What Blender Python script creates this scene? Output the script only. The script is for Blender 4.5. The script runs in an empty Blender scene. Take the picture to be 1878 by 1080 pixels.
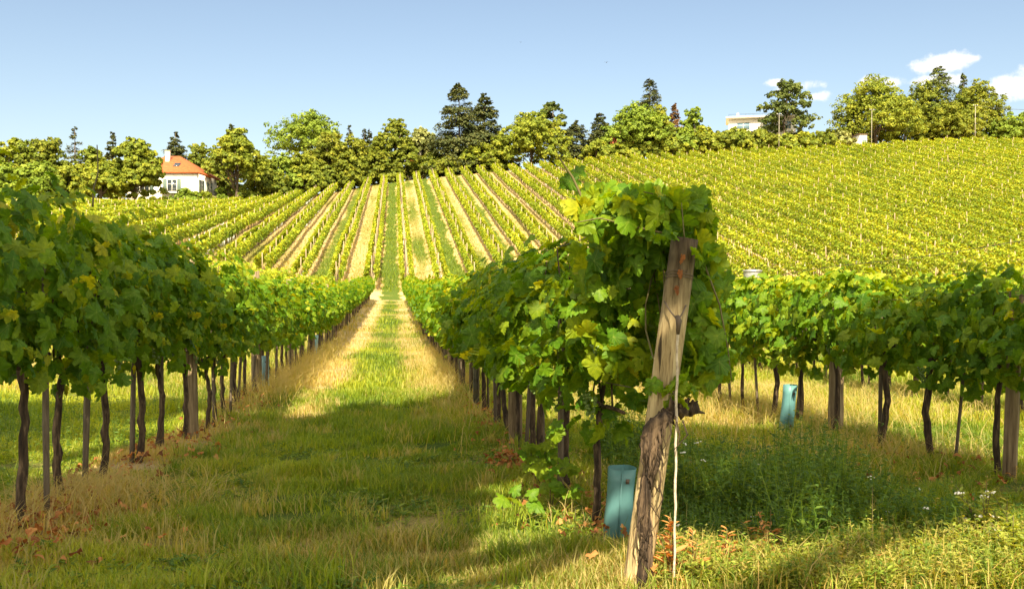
import bpy, math, random
import numpy as np
from mathutils import Vector, Matrix

# ------------------------------------------------------------------ basics
scn = bpy.context.scene
col = scn.collection
R = math.radians
EYE = 1.25                      # camera height above the zero of the scene
F = 1700.0                      # focal length in photo pixels (1878 wide)
YAW = R(7.2); PITCH = -math.atan(40/1700.)
S = 2.8                         # row spacing
XR, XL = 0.95, -1.85            # rows right and left of the path
rng = np.random.default_rng(7)
random.seed(7)

_cy, _sy = math.cos(YAW), math.sin(YAW)
_cp, _sp = math.cos(PITCH), math.sin(PITCH)
FWD = np.array([_sy*_cp, _cy*_cp, _sp])
RGT = np.array([_cy, -_sy, 0.0])
UPV = np.cross(RGT, FWD)

def P(px, py, Y):
    """world point seen at photo pixel (px,py) standing at depth Y"""
    d = FWD + RGT*((px-939)/F) + UPV*((540-py)/F)
    t = Y/d[1]
    return np.array([d[0]*t, Y, EYE + d[2]*t])

# ------------------------------------------------------------------ mesh builder
class MB:
    def __init__(self):
        self.v=[]; self.f=[]; self.a=[]; self.m=[]; self.n=0
    def add(self, v, f, rnd=0.5, dry=0.0, mat=0):
        v=np.asarray(v,dtype=np.float32).reshape(-1,3); f=np.asarray(f,dtype=np.int64)
        k=len(v)
        self.v.append(v); self.f.append(f+self.n); self.n+=k
        a=np.empty((k,2),dtype=np.float32); a[:,0]=rnd; a[:,1]=dry
        self.a.append(a); self.m.append(np.full(len(f),mat,dtype=np.int32))
        return self
    def mesh(self, name, mats, smooth=False):
        me=bpy.data.meshes.new(name)
        v=np.concatenate(self.v); 
        me.vertices.add(len(v)); me.vertices.foreach_set('co', v.ravel())
        loops=np.concatenate([f.ravel() for f in self.f]).astype(np.int32)
        tot=np.concatenate([np.full(len(f),f.shape[1],dtype=np.int32) for f in self.f])
        st=np.concatenate([[0],np.cumsum(tot)[:-1]]).astype(np.int32)
        me.loops.add(len(loops)); me.loops.foreach_set('vertex_index', loops)
        me.polygons.add(len(tot)); me.polygons.foreach_set('loop_start', st); me.polygons.foreach_set('loop_total', tot)
        me.polygons.foreach_set('material_index', np.concatenate(self.m))
        if smooth: me.polygons.foreach_set('use_smooth', np.ones(len(tot),dtype=bool))
        a=np.concatenate(self.a)
        for i,nm in enumerate(('rnd','dry')):
            at=me.attributes.new(nm,'FLOAT','POINT'); at.data.foreach_set('value', np.ascontiguousarray(a[:,i]))
        me.update(calc_edges=True); me.validate()
        for m in (mats if isinstance(mats,(list,tuple)) else [mats]): me.materials.append(m)
        return me
    def obj(self, name, mats, parent=None, smooth=False, loc=None):
        o=bpy.data.objects.new(name, self.mesh(name,mats,smooth)); col.objects.link(o)
        if parent is not None: o.parent=parent
        if loc is not None: o.location=loc
        return o

def tag(o, label=None, cat=None, group=None, kind=None):
    if label: o['label']=label
    if cat: o['category']=cat
    if group: o['group']=group
    if kind: o['kind']=kind
    return o
def empty(name, loc=(0,0,0), rz=0.0, **k):
    o=bpy.data.objects.new(name,None); col.objects.link(o)
    o.location=loc; o.rotation_euler=(0,0,rz); o.empty_display_size=0.2
    return tag(o,**k)
def copy_tree(src, parent=None):
    c=src.copy(); col.objects.link(c); c.parent=parent
    for ch in list(src.children): copy_tree(ch,c)
    return c

def box(c, s, rz=0.0):
    c=np.asarray(c,float); h=np.asarray(s,float)/2
    v=np.array([[x,y,z] for z in (-1,1) for y in (-1,1) for x in (-1,1)],float)*h
    if rz:
        cc,ss=math.cos(rz),math.sin(rz); v=np.stack([v[:,0]*cc-v[:,1]*ss, v[:,0]*ss+v[:,1]*cc, v[:,2]],1)
    f=np.array([[0,2,3,1],[4,5,7,6],[0,1,5,4],[2,6,7,3],[0,4,6,2],[1,3,7,5]])
    return v+c, f

def tube(pts, rad, n=8, rough=0.0, cap=True, rg=rng, flat=None):
    pts=np.asarray(pts,float); k=len(pts); rad=np.broadcast_to(np.asarray(rad,float),(k,))
    t=np.gradient(pts,axis=0); t/=np.linalg.norm(t,axis=1)[:,None]+1e-9
    ref=np.array([0.,1.,0.]) if abs(t[0,1])<0.8 else np.array([1.,0.,0.])
    a=np.cross(t,ref); a/=np.linalg.norm(a,axis=1)[:,None]+1e-9
    b=np.cross(t,a)
    th=np.linspace(0,2*np.pi,n,endpoint=False)
    rr=rad[:,None]*(1+rough*rg.standard_normal((k,n)))
    v=pts[:,None,:]+rr[...,None]*(np.cos(th)[None,:,None]*a[:,None,:]+np.sin(th)[None,:,None]*b[:,None,:])
    v=v.reshape(-1,3)
    i=np.arange(k-1)[:,None]*n; j=np.arange(n)[None,:]; j2=(j+1)%n
    f=np.stack([i+j,i+j2,i+n+j2,i+n+j],-1).reshape(-1,4)
    if cap:
        v=np.vstack([v,pts[0],pts[-1]]); jj=np.arange(n)
        c0=len(v)-2; c1=len(v)-1; base=(k-1)*n
        q0=np.stack([np.full(n,c0),(jj+1)%n,jj,np.full(n,c0)],1)
        tri=np.vstack([np.stack([np.full(n,c0),(jj+1)%n,jj],1), np.stack([np.full(n,c1),base+jj,base+(jj+1)%n],1)])
        return v,f,tri
    return v,f,None
def add_tube(mb, pts, rad, n=8, rough=0.0, mat=0, rnd=0.5, cap=True, rg=rng):
    v,f,t=tube(pts,rad,n,rough,cap,rg)
    k=mb.n
    mb.add(v,f,rnd=rnd,mat=mat)
    if t is not None:
        mb.f.append(t+k); mb.m.append(np.full(len(t),mat,dtype=np.int32))
# attribute arrays are per vertex chunk, faces may be appended freely

def scatter(mb, tv, tf, pos, M, sc, rnd, dry=0.0, mat=0, td=None):
    """tv (k,3) template, M (N,3,3) columns = axes, sc (N,) or (N,3)"""
    N=len(pos); k=len(tv)
    sc=np.asarray(sc,float)
    if sc.ndim==0: sc=np.full(N,float(sc))
    if sc.ndim==1: sc=np.repeat(sc[:,None],3,1)
    loc=tv[None]*sc[:,None,:]
    v=np.einsum('nij,nkj->nki',M,loc)+pos[:,None,:]
    f=tf[None]+ (np.arange(N)*k)[:,None,None]
    r=np.repeat(np.broadcast_to(rnd,(N,)),k); d=np.repeat(np.broadcast_to(dry,(N,)),k)
    if td is None: td=VEIN.get(id(tv))
    if td is not None: d=np.tile(td,N)
    mb.add(v.reshape(-1,3), f.reshape(-1,tf.shape[1]), rnd=r, dry=d, mat=mat)

VEIN={}
def frames(nrm, tip):
    nrm=nrm/(np.linalg.norm(nrm,axis=1)[:,None]+1e-9)
    tip=tip-nrm*(tip*nrm).sum(1)[:,None]; tip/=np.linalg.norm(tip,axis=1)[:,None]+1e-9
    side=np.cross(tip,nrm)
    return np.stack([side,tip,nrm],-1)

class SN:   # smooth cheap noise, about -1..1
    def __init__(self, f, seed, n=7):
        g=np.random.default_rng(seed); a=g.uniform(0,2*np.pi,n); ff=f*g.uniform(.5,1.6,n)
        self.a=np.cos(a)*ff; self.b=np.sin(a)*ff; self.p=g.uniform(0,6.28,n); self.n=n
    def __call__(self,x,y):
        s=0
        for a,b,p in zip(self.a,self.b,self.p): s=s+np.sin(a*x+b*y+p)
        return s/math.sqrt(self.n)*0.9
def sstep(a,b,x):
    t=np.clip((x-a)/(b-a),0,1); return t*t*(3-2*t)

# ------------------------------------------------------------------ terrain
YH = 166.0
_heads=[(453,365,152),(485,359,153),(519,352,155),(555,345,160),(589,337,165),(622,331,168),(650,325,170),(679,321,172),
        (765,312,166),(822,307,166),(884,302,166),(934,297,166),(1000,291,166),(1100,284,166),(1200,278,166),(1300,272,166),
        (1400,268,166),(1550,261,166),(1700,251,166),(1800,250,166),(1878,251,166),(1990,253,166)]
def _mkB():
    xs=[];zs=[]
    for px,py,Y in _heads:
        p=P(px,py,Y); z=p[2]-1.75
        a=_A(p[0]); s=(z-a)/(Y-71.0)
        xs.append(p[0]); zs.append(a+s*(YH-71))
    xs=[-120,-60]+xs+[220]; zs=[zs[0]+2,zs[0]]+zs+[zs[-1]-1]
    gx=np.linspace(-120,220,341); gz=np.interp(gx,xs,zs)
    k=np.exp(-(np.arange(-12,13)/5.0)**2); k/=k.sum()
    gz=np.convolve(np.pad(gz,12,mode='edge'),k,mode='valid')
    return gx,gz
def _A(x):
    return EYE+np.interp(x,[-120,-60,-40,-24,-14,-5,0,60,200],[5.0,4.2,3.2,1.75,-0.4,-1.95,-2.06,-2.06,-2.0])
_bx,_bz=_mkB()
_cy_=[-400,-60,-10,0,3.65,5.1,7.4,12,24.4,35.5,51,66,71]
_cz_=[-3,-2.0,-1.18,-1.16,-1.25,-1.32,-1.45,-1.66,-1.98,-2.07,-2.09,-2.07,-2.06]
_n1=SN(0.35,1); _n2=SN(1.7,2); _n3=SN(5.0,3)
def ground(X,Y):
    X=np.asarray(X,float); Y=np.asarray(Y,float)
    near=EYE+np.interp(Y,_cy_,_cz_)+(_A(X)-EYE+2.06)*sstep(6,71,Y)
    A=_A(X); B=np.interp(X,_bx,_bz)
    hill=A+(B-A)*(Y-71)/(YH-71)
    over=np.maximum(Y-YH,0)
    hill=np.where(Y>YH, B+1.3*(1-np.exp(-over/8.0)), hill)
    z=np.where(Y<71,near,hill)
    # low berm under rows, slight unevenness
    u=((X-XR)/S); d=np.abs(u-np.round(u))*S
    z=z+0.05*np.exp(-(d/0.35)**2)*(Y>2)*(Y<165)
    z=z+0.03*_n2(X,Y)*(np.abs(X)<40)*(Y<70)+0.008*_n3(X,Y)*(Y<30)
    z=z+0.08*_n1(X,Y)*sstep(25,80,Y)
    return z
def gz(x,y): return float(ground(x,y))

_d1=SN(0.9,11); _d2=SN(3.1,12); _d3=SN(0.25,13); _d4=SN(9.0,14)
def dryness(X,Y):
    """0 lush grass .. 1 straw"""
    X=np.asarray(X,float); Y=np.asarray(Y,float)
    u=(X-XR)/S; gi=np.floor(u); fr=u-gi; d=np.abs(fr-0.5)*2        # 0 mid gap .. 1 at row
    odd=np.mod(gi,2)                                              # gap of the path: gi=-1 -> odd 1
    lushw=np.where(odd>0.5,0.50,0.42)
    hilldry=sstep(lushw-0.10,lushw+0.12,d+0.13*_d1(X*1.5,Y*0.7)+0.10*_d2(X*1.4,Y)+.08*_d4(X,Y))
    hilldry=np.where(odd>0.5,hilldry+.22*np.clip(_d2(X*.8,Y*1.6)+.6*_d4(X*.4,Y*.5),0,2)*(d<.6),0.50+0.5*hilldry+0.22*_d1(X*0.5+9,Y*0.35))
    wide=sstep(7.0,12.0,np.abs(X-2.5))
    hilldry=np.clip(hilldry*(1-wide)+wide*(0.72+0.30*_d1(X*0.3,Y*0.3)+0.2*hilldry),0,1)
    neardry=0.26+0.26*_d1(X,Y)+0.2*_d2(X,Y)
    # worn wheel track left of middle, litter under the rows
    tr=np.exp(-((X+1.0+0.0*Y)/0.26)**2)*0.55*(0.75+0.5*_d1(X+5,Y))
    tr+=np.exp(-((X-0.25)/0.22)**2)*0.30
    base=np.exp(-((np.minimum(np.abs(X-XL),np.abs(X-XR)))/0.33)**2)*0.75
    base=base*np.where((Y<5.6)&(X>0),.35,1.)
    base=np.maximum(base,np.exp(-((X-XR-S)/0.6)**2)*0.6)
    neardry=neardry*0.75+.20*np.clip(_d1(X*1.9+20,Y*1.7)+.6*_d2(X*1.3+9,Y*1.3)-.1,0,1.2)+tr*(1-.5*(Y<9))+base*(0.75+0.35*_d2(X*0.7,Y*0.7))
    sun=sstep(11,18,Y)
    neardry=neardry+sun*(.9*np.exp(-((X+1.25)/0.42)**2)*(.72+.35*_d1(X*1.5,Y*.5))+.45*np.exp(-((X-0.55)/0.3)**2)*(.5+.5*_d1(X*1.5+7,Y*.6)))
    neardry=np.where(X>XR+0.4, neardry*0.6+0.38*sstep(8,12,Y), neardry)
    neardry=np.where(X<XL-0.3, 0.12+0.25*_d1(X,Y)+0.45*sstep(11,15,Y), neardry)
    t=sstep(68,71,Y)
    hilldry=np.clip(hilldry,.16,.92)
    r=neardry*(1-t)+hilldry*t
    track=np.exp(-((Y-69.6)/0.9)**2)
    return np.clip(np.maximum(r,track*1.2),0,1)

# ------------------------------------------------------------------ materials
def newmat(name):
    m=bpy.data.materials.new(name); m.use_nodes=True
    nt=m.node_tree; nt.nodes.clear()
    out=nt.nodes.new('ShaderNodeOutputMaterial')
    return m,nt,out
def N(nt,typ,**k):
    n=nt.nodes.new(typ)
    for a,b in k.items():
        if a.startswith('in_'):
            key=a[3:].replace('_',' '); n.inputs[key].default_value=b
        else: setattr(n,a,b)
    return n
def L(nt,a,b): nt.links.new(a,b)
def ramp(nt,fac,stops):
    r=nt.nodes.new('ShaderNodeValToRGB'); cr=r.color_ramp
    while len(cr.elements)<len(stops): cr.elements.new(0.5)
    for e,(p,c) in zip(cr.elements,stops): e.position=p; e.color=(*c,1)
    L(nt,fac,r.inputs['Fac']); return r.outputs['Color']
def mixc(nt,fac,a,b,mode='MIX'):
    m=nt.nodes.new('ShaderNodeMix'); m.data_type='RGBA'; m.blend_type=mode
    for key,val in ((0,fac),(6,a),(7,b)):
        if hasattr(val,'links'): L(nt,val,m.inputs[key])
        elif isinstance(val,(tuple,list)): m.inputs[key].default_value=(*val,1) if len(val)==3 else val
        else: m.inputs[key].default_value=val
    return m.outputs[2]
def attr(nt,name): return N(nt,'ShaderNodeAttribute',attribute_name=name).outputs['Fac']
def noise(nt,scale,detail=3,rough=.6,vec=None,dist=0.0):
    n=N(nt,'ShaderNodeTexNoise'); n.inputs['Scale'].default_value=scale; n.inputs['Detail'].default_value=detail
    n.inputs['Roughness'].default_value=rough; n.inputs['Distortion'].default_value=dist
    if vec is not None: L(nt,vec,n.inputs['Vector'])
    return n.outputs['Fac']
def objcoord(nt): return N(nt,'ShaderNodeTexCoord').outputs['Object']
def bump(nt,h,strength,dist=0.01):
    b=N(nt,'ShaderNodeBump'); b.inputs['Strength'].default_value=strength; b.inputs['Distance'].default_value=dist
    L(nt,h,b.inputs['Height']); return b.outputs['Normal']

def leafmat(name, stops, trans=0.4, vein=False, rough=0.5, tint=(1.0,1.0,0.55), spec=0.4, objrand=0.0, nscale=0.0, drycol=None, back=1.12):
    m,nt,out=newmat(name)
    c=ramp(nt,attr(nt,'rnd'),stops)
    if nscale:
        nz=noise(nt,nscale,2,.6,N(nt,'ShaderNodeNewGeometry').outputs['Position'])
        c=mixc(nt,1.0,c,ramp(nt,nz,[(0.3,(.72,.78,.75)),(0.7,(1.25,1.18,1.1))]),'MULTIPLY')
    if vein:
        vm=N(nt,'ShaderNodeMapRange'); L(nt,attr(nt,'dry'),vm.inputs['Value']); vm.inputs['From Min'].default_value=.90; vm.inputs['From Max'].default_value=1.0; vm.inputs['To Max'].default_value=.55
        c=mixc(nt,vm.outputs[0],c,(.34,.40,.10))
        nz=noise(nt,55,3,.6,objcoord(nt)); c=mixc(nt,1.0,c,ramp(nt,nz,[(.3,(.66,.72,.7)),(.55,(1,1,1)),(.75,(1.35,1.2,1.0))]),'MULTIPLY')
    if drycol: c=mixc(nt,attr(nt,'dry'),c,drycol)
    if objrand:
        oi=N(nt,'ShaderNodeObjectInfo').outputs['Random']
        c=mixc(nt,1.0,c,ramp(nt,oi,[(0,(1-objrand,1-objrand*.8,1-objrand)),(1,(1+objrand*1.2,1+objrand*.6,1))]),'MULTIPLY')
    p=N(nt,'ShaderNodeBsdfPrincipled'); L(nt,c,p.inputs['Base Color']); p.inputs['Roughness'].default_value=rough
    p.inputs['Specular IOR Level'].default_value=spec
    t=N(nt,'ShaderNodeBsdfTranslucent'); tc=mixc(nt,1.0,c,(tint[0]*1.9*back,tint[1]*1.7*back,tint[2]),'MULTIPLY'); L(nt,tc,t.inputs['Color'])
    mx=N(nt,'ShaderNodeMixShader'); mx.inputs['Fac'].default_value=trans
    L(nt,p.outputs[0],mx.inputs[1]); L(nt,t.outputs[0],mx.inputs[2]); L(nt,mx.outputs[0],out.inputs['Surface'])
    return m
def surf(name, colr, rough=.7, bumps=None, metallic=0.0, var=None, spec=.3):
    m,nt,out=newmat(name); p=N(nt,'ShaderNodeBsdfPrincipled')
    p.inputs['Roughness'].default_value=rough; p.inputs['Metallic'].default_value=metallic; p.inputs['Specular IOR Level'].default_value=spec
    oc=objcoord(nt)
    if var:
        sc,stops=var[:2]
        vec=oc
        if len(var)>2:
            mp=N(nt,'ShaderNodeMapping'); mp.inputs['Scale'].default_value=var[2]; L(nt,oc,mp.inputs['Vector']); vec=mp.outputs[0]
        nz=noise(nt,sc,4,.65,vec,0.4); L(nt,ramp(nt,nz,stops),p.inputs['Base Color'])
        if bumps: L(nt,bump(nt,nz,bumps[0],bumps[1]),p.inputs['Normal'])
    else: p.inputs['Base Color'].default_value=(*colr,1)
    L(nt,p.outputs[0],out.inputs['Surface']); return m

M={}
M['vine']=leafmat('vine_leaf',[(0,(.045,.125,.008)),(.4,(.10,.21,.009)),(.78,(.20,.28,.012)),(1,(.34,.355,.02))],trans=.45,rough=.5,tint=(1.2,1.0,.22),spec=.2,objrand=.12,vein=True)
M['vinefar']=leafmat('hillside_vine_leaf_lit',[(0,(.085,.16,.010)),(.4,(.175,.25,.012)),(.8,(.29,.325,.018)),(1,(.42,.40,.03))],trans=.28,rough=.55,tint=(1.05,.95,.35),spec=.25,nscale=.12)  # brighter copy of the near vine leaf, hillside sunlight put into its colour
M['bark']=surf('vine_bark',(.05,.035,.025),.9,(1.0,.02),var=(9.0,[(.32,(.012,.008,.006)),(.5,(.05,.032,.02)),(.7,(.17,.115,.07))],(5,5,.6)))
M['treebark']=surf('tree_bark',(.08,.06,.045),.9,(.6,.05),var=(3.0,[(.3,(.04,.03,.022)),(.7,(.14,.105,.075))]))
M['birchbark']=surf('pale_bark',(.3,.28,.24),.8,None,var=(3.0,[(.3,(.16,.14,.11)),(.6,(.42,.38,.32))]))
M['post']=surf('weathered_post_wood',(.3,.22,.14),.8,(.9,.012),var=(5.0,[(.30,(.05,.03,.018)),(.45,(.15,.105,.06)),(.6,(.23,.17,.10)),(.8,(.34,.27,.18))],(9,9,.55)))
M['stake']=surf('grey_stake_wood',(.2,.16,.12),.85,(.5,.01),var=(6.0,[(.3,(.05,.036,.025)),(.55,(.13,.10,.07)),(.8,(.24,.195,.14))],(6,6,.6)))
M['metal']=surf('galvanised_metal',(.35,.36,.38),.45,None,metallic=.7,var=(8.0,[(.3,(.25,.25,.26)),(.7,(.5,.5,.5))]))
M['wire']=surf('rusty_wire',(.12,.09,.07),.6,None,metallic=.5)
M['rope']=surf('anchor_cable',(.42,.36,.28),.7,(.8,.003),var=(60.0,[(.3,(.25,.2,.15)),(.7,(.6,.52,.42))]))
def tubemat(name,c):
    m,nt,out=newmat(name); p=N(nt,'ShaderNodeBsdfPrincipled'); nz=noise(nt,6,4,.6,objcoord(nt))
    L(nt,ramp(nt,nz,[(.3,tuple(x*.75 for x in c)),(.65,c),(.9,tuple(min(1,x*1.15+.02) for x in c))]),p.inputs['Base Color'])
    p.inputs['Roughness'].default_value=.45
    t=N(nt,'ShaderNodeBsdfTranslucent'); t.inputs['Color'].default_value=(*c,1)
    mx=N(nt,'ShaderNodeMixShader'); mx.inputs['Fac'].default_value=.3
    L(nt,p.outputs[0],mx.inputs[1]); L(nt,t.outputs[0],mx.inputs[2]); L(nt,mx.outputs[0],out.inputs['Surface']); return m
M['teal']=tubemat('teal_plastic',(.13,.31,.33))
M['sky_tube']=tubemat('pale_blue_plastic',(.35,.58,.68))
M['white_tube']=tubemat('white_plastic',(.72,.72,.68))
M['dryleaf']=leafmat('dry_leaf',[(0,(.12,.045,.02)),(.5,(.30,.12,.04)),(1,(.50,.26,.09))],trans=.25,rough=.7,tint=(1,.75,.4),spec=.15)
M['shoot']=surf('green_brown_shoot',(.10,.085,.03),.6,None)
M['grape']=surf('unripe_grape',(.10,.16,.03),.35,None,spec=.5)
M['flower']=surf('white_flower',(.75,.72,.66),.7,None)
M['grass']=leafmat('grass_blade',[(0,(.075,.14,.010)),(.5,(.19,.255,.018)),(1,(.36,.37,.03))],trans=.42,rough=.55,tint=(1,1,.4),spec=.25,drycol=(.42,.32,.14))
M['weed']=leafmat('weed_leaf',[(0,(.035,.08,.012)),(.5,(.09,.16,.02)),(1,(.26,.31,.04))],trans=.38,rough=.55,tint=(1,1,.4),spec=.25,drycol=(.50,.34,.12))
def treemat(name,a,b,c,trans=.22):
    return leafmat(name,[(0,a),(.5,b),(1,c)],trans=trans,rough=.6,tint=(1,.95,.4),spec=.2,nscale=.35)
M['t_mid']=treemat('tree_leaf_olive',(.07,.105,.010),(.155,.19,.016),(.28,.285,.028))
M['t_dark']=treemat('tree_leaf_dark',(.055,.085,.010),(.125,.155,.015),(.23,.235,.024))
M['t_light']=treemat('tree_leaf_light',(.08,.13,.012),(.14,.20,.02),(.22,.27,.03))
M['t_gold']=treemat('tree_leaf_golden',(.075,.105,.010),(.145,.17,.015),(.24,.235,.025))
M['t_pale']=treemat('tree_leaf_pale',(.12,.14,.04),(.22,.24,.08),(.34,.34,.14))
M['t_spruce']=treemat('spruce_needle',(.022,.036,.014),(.05,.065,.02),(.11,.11,.035),.1)
M['t_pine']=treemat('pine_needle',(.035,.055,.012),(.07,.095,.018),(.13,.145,.03),.1)
M['t_rust']=treemat('rusty_needle',(.08,.04,.02),(.15,.075,.03),(.2,.12,.05),.1)

def groundmat():
    m,nt,out=newmat('vineyard_ground'); p=N(nt,'ShaderNodeBsdfPrincipled'); p.inputs['Roughness'].default_value=.95; p.inputs['Specular IOR Level'].default_value=.1
    pos=N(nt,'ShaderNodeNewGeometry').outputs['Position']
    n1=noise(nt,7,5,.7,pos); n2=noise(nt,45,4,.7,pos); n3=noise(nt,1.3,4,.7,pos)
    dry=attr(nt,'dry')
    add=N(nt,'ShaderNodeMath',operation='MULTIPLY_ADD'); L(nt,n1,add.inputs[0]); add.inputs[1].default_value=.55; L(nt,dry,add.inputs[2])
    sub=N(nt,'ShaderNodeMath',operation='MULTIPLY_ADD'); L(nt,n3,sub.inputs[0]); sub.inputs[1].default_value=.35; L(nt,add.outputs[0],sub.inputs[2])
    s2=N(nt,'ShaderNodeMath',operation='SUBTRACT'); L(nt,sub.outputs[0],s2.inputs[0]); s2.inputs[1].default_value=.45
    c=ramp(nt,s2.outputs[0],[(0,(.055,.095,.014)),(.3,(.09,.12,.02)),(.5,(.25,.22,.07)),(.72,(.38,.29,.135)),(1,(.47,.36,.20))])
    c=mixc(nt,1.0,c,ramp(nt,n2,[(.3,(.62,.62,.6)),(.7,(1.3,1.25,1.2))]),'MULTIPLY')
    L(nt,c,p.inputs['Base Color'])
    L(nt,bump(nt,n2,.8,.05),p.inputs['Normal']); L(nt,p.outputs[0],out.inputs['Surface']); return m
M['ground']=groundmat()

# ------------------------------------------------------------------ ground sheet
def build_ground():
    xs=np.concatenate([np.array([-1500,-900,-500,-300,-200,-150,-120]),np.arange(-95,-50,3.),np.arange(-50,-8,.4),np.arange(-8,8,.16),np.arange(8,60,.4),np.arange(60,140,1.4),[150,170,200,250,350,600,1000,1800]])
    ys=np.concatenate([[-1200,-600,-300,-120,-60,-30,-15,-8,-4],np.arange(-1,14,.18),np.arange(14,66,.6),np.arange(66,76,.3),np.arange(76,172,1.),np.arange(172,215,3.),[230,260,320,420,600,1000,2000]])
    X,Y=np.meshgrid(xs,ys); Z=ground(X,Y)
    v=np.stack([X,Y,Z],-1).reshape(-1,3)
    nx=len(xs); ny=len(ys)
    i=np.arange(ny-1)[:,None]*nx; j=np.arange(nx-1)[None,:]
    f=np.stack([i+j,i+j+1,i+j+1+nx,i+j+nx],-1).reshape(-1,4)
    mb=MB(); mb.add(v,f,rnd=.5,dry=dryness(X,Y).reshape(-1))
    o=mb.obj('ground',M['ground'],smooth=True); tag(o,kind='structure')
build_ground()

# ------------------------------------------------------------------ leaf templates
def leaf_template(seed=0, hi=True):
    g=np.random.default_rng(seed)
    if hi:
        half=[(0,.04),(.13,-.12),(.29,-.13),(.41,-.02),(.37,.11),(.50,.20),(.57,.37),(.45,.42),(.29,.47),(.33,.60),(.21,.78),(.10,.86)]
    else:
        half=[(0,.02),(.30,-.12),(.40,.10),(.56,.36),(.30,.48),(.24,.74)]
    r=[(x*(1+.08*g.standard_normal()),y+.02*g.standard_normal()) for x,y in half]
    _h=len(half)
    out=[r[0]]+r[1:]+[(0,1.0)]+[(-x*(1+.06*g.standard_normal()),y) for x,y in r[1:][::-1]]
    o=np.array(out)
    if hi:      # serrate the margin
        oo=[]; m_=len(o)
        for i_ in range(m_):
            a_,b_=o[i_],o[(i_+1)%m_]; oo.append(a_)
            e=b_-a_; nn=np.array([-e[1],e[0]])*-1.0
            if i_ not in (0,m_-1): oo.append(a_*.5+b_*.5+nn*g.uniform(.05,.20))
        o=np.array(oo)
    c=np.array([[0,.34]])
    pts=np.vstack([c,o]); x,y=pts[:,0],pts[:,1]
    z=-.42*np.abs(x)**1.4*g.uniform(-.3,1.8)-.30*(y-.2)**2*g.uniform(-.3,2.0)+.05*g.standard_normal(len(x)); z[0]=.03
    v=np.stack([x,y,z],1); n=len(o)
    f=np.array([[0,1+i,1+(i+1)%n] for i in range(n)])
    f=f[:,::-1]
    if hi:
        td=np.zeros(len(v)); td[0]=1
        for tx,ty in ((.41,-.02),(-.41,-.02),(.57,.37),(-.57,.37),(0,1.0),(.21,.78),(-.21,.78)):
            td[1+int(np.argmin((v[1:,0]-tx)**2+(v[1:,1]-ty)**2))]=1
        VEIN[id(v)]=td
    return v,f
LT=[leaf_template(s) for s in range(8)]
LM=[leaf_template(s+20,False) for s in range(3)]
QT=(np.array([[-.5,0,0],[0,-.12,.03],[.5,.05,0],[.42,.75,-.06],[0,1,0],[-.45,.7,-.05]]),np.array([[0,1,2,3],[0,3,4,5]]))   # two-quad clump
Q1=(np.array([[-.5,.0,0],[.5,.06,.04],[.38,.9,-.05],[-.42,1,0.02]]),np.array([[0,1,2,3]]))

# near vine (origin on the ground, row runs along Y)
def foliage(n, temps, size, L_=0.74, zlo=.72, zhi=1.66, hw=.24, seed=0, mb=None, off=(0,0,0), thick=.07, hang=0.06, cover=True):
    g=np.random.default_rng(seed); mb=mb or MB()
    f1=g.uniform(0,6.28,6)
    y=g.uniform(-L_/2-.08,L_/2+.08,n); t=g.beta(1.05,.95,n)
    top=zhi+.09*np.sin(y*7+f1[0])+.07*np.sin(y*17+f1[1]); bot=zlo+.10*np.sin(y*6+f1[2])+.09*np.sin(y*15+f1[3])
    z=bot+(top-bot)*t
    prof=np.clip(1.12-1.0*np.abs(t-.5)**1.8*2.2,.3,1.1)
    lump=1+.22*np.sin(y*9+z*5+f1[4])+.15*np.sin(z*13-y*6+f1[5])
    s=np.where(g.random(n)<.5,-1.,1.)
    inner=g.random(n)<.18
    x=s*hw*prof*lump+g.normal(0,thick*.6,n)
    x=np.where(inner,x*g.uniform(-.6,.7,n),x)
    topm=t>.88
    nrm=np.stack([s*1.0+g.normal(0,.5,n), g.normal(0,.75,n), .35+g.normal(0,.42,n)+topm*.9],1)
    tip=np.stack([s*.35+g.normal(0,.35,n), g.normal(0,.55,n), -1.0+g.normal(0,.35,n)],1)
    Mx=frames(nrm,tip)
    sc=size*g.uniform(.55,1.12,n)
    rnd=np.clip(g.beta(2.2,2.6,n)*.9+.25*(t>.93)*g.random(n),0,1)
    young=g.random(n)<.05; rnd=np.where(young,np.clip(.85+.15*g.random(n),0,1),rnd); sc=np.where(young,sc*.65,sc)
    pos=np.stack([x,y,z],1)-Mx[:,:,1]*0.0+np.array(off)
    w=g.integers(0,len(temps),n)
    for k,(tv,tf) in enumerate(temps):
        q=w==k
        if q.any(): scatter(mb,tv,tf,pos[q],Mx[q],sc[q],rnd[q])
    # loose shoots arching out of the top and sides, each with its own leaves
    for q in range(5 if len(temps)>1 else 2):
        up=g.random()<.6; m=8; u=np.linspace(.1,1,m)
        y0=g.uniform(-L_/2,L_/2); z0=zhi-.08 if up else g.uniform(zlo,zhi-.2); sd=g.choice([-1,1])
        dx=sd*g.uniform(.05,.28); dy=g.normal(0,.22); h=g.uniform(.10,.34) if up else g.uniform(-.16,.02)
        ps=np.stack([sd*hw*(.3 if up else .95)+dx*u**1.3,y0+dy*u,z0+h*u-(.10 if up else .0)*u**3],1)
        a=g.uniform(0,6.28,m); nr=np.stack([sd*.5+g.normal(0,.5,m),g.normal(0,.5,m),.6+g.normal(0,.4,m)],1); tp=np.stack([np.cos(a),np.sin(a),g.normal(-.5,.4,m)],1)
        k=int(g.integers(0,len(temps))); scatter(mb,temps[k][0],temps[k][1],ps,frames(nr,tp),size*(1.0-.6*u)*g.uniform(.8,1.1,m),np.clip(.35+.5*u+g.normal(0,.1,m),0,1))
    return mb

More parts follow.
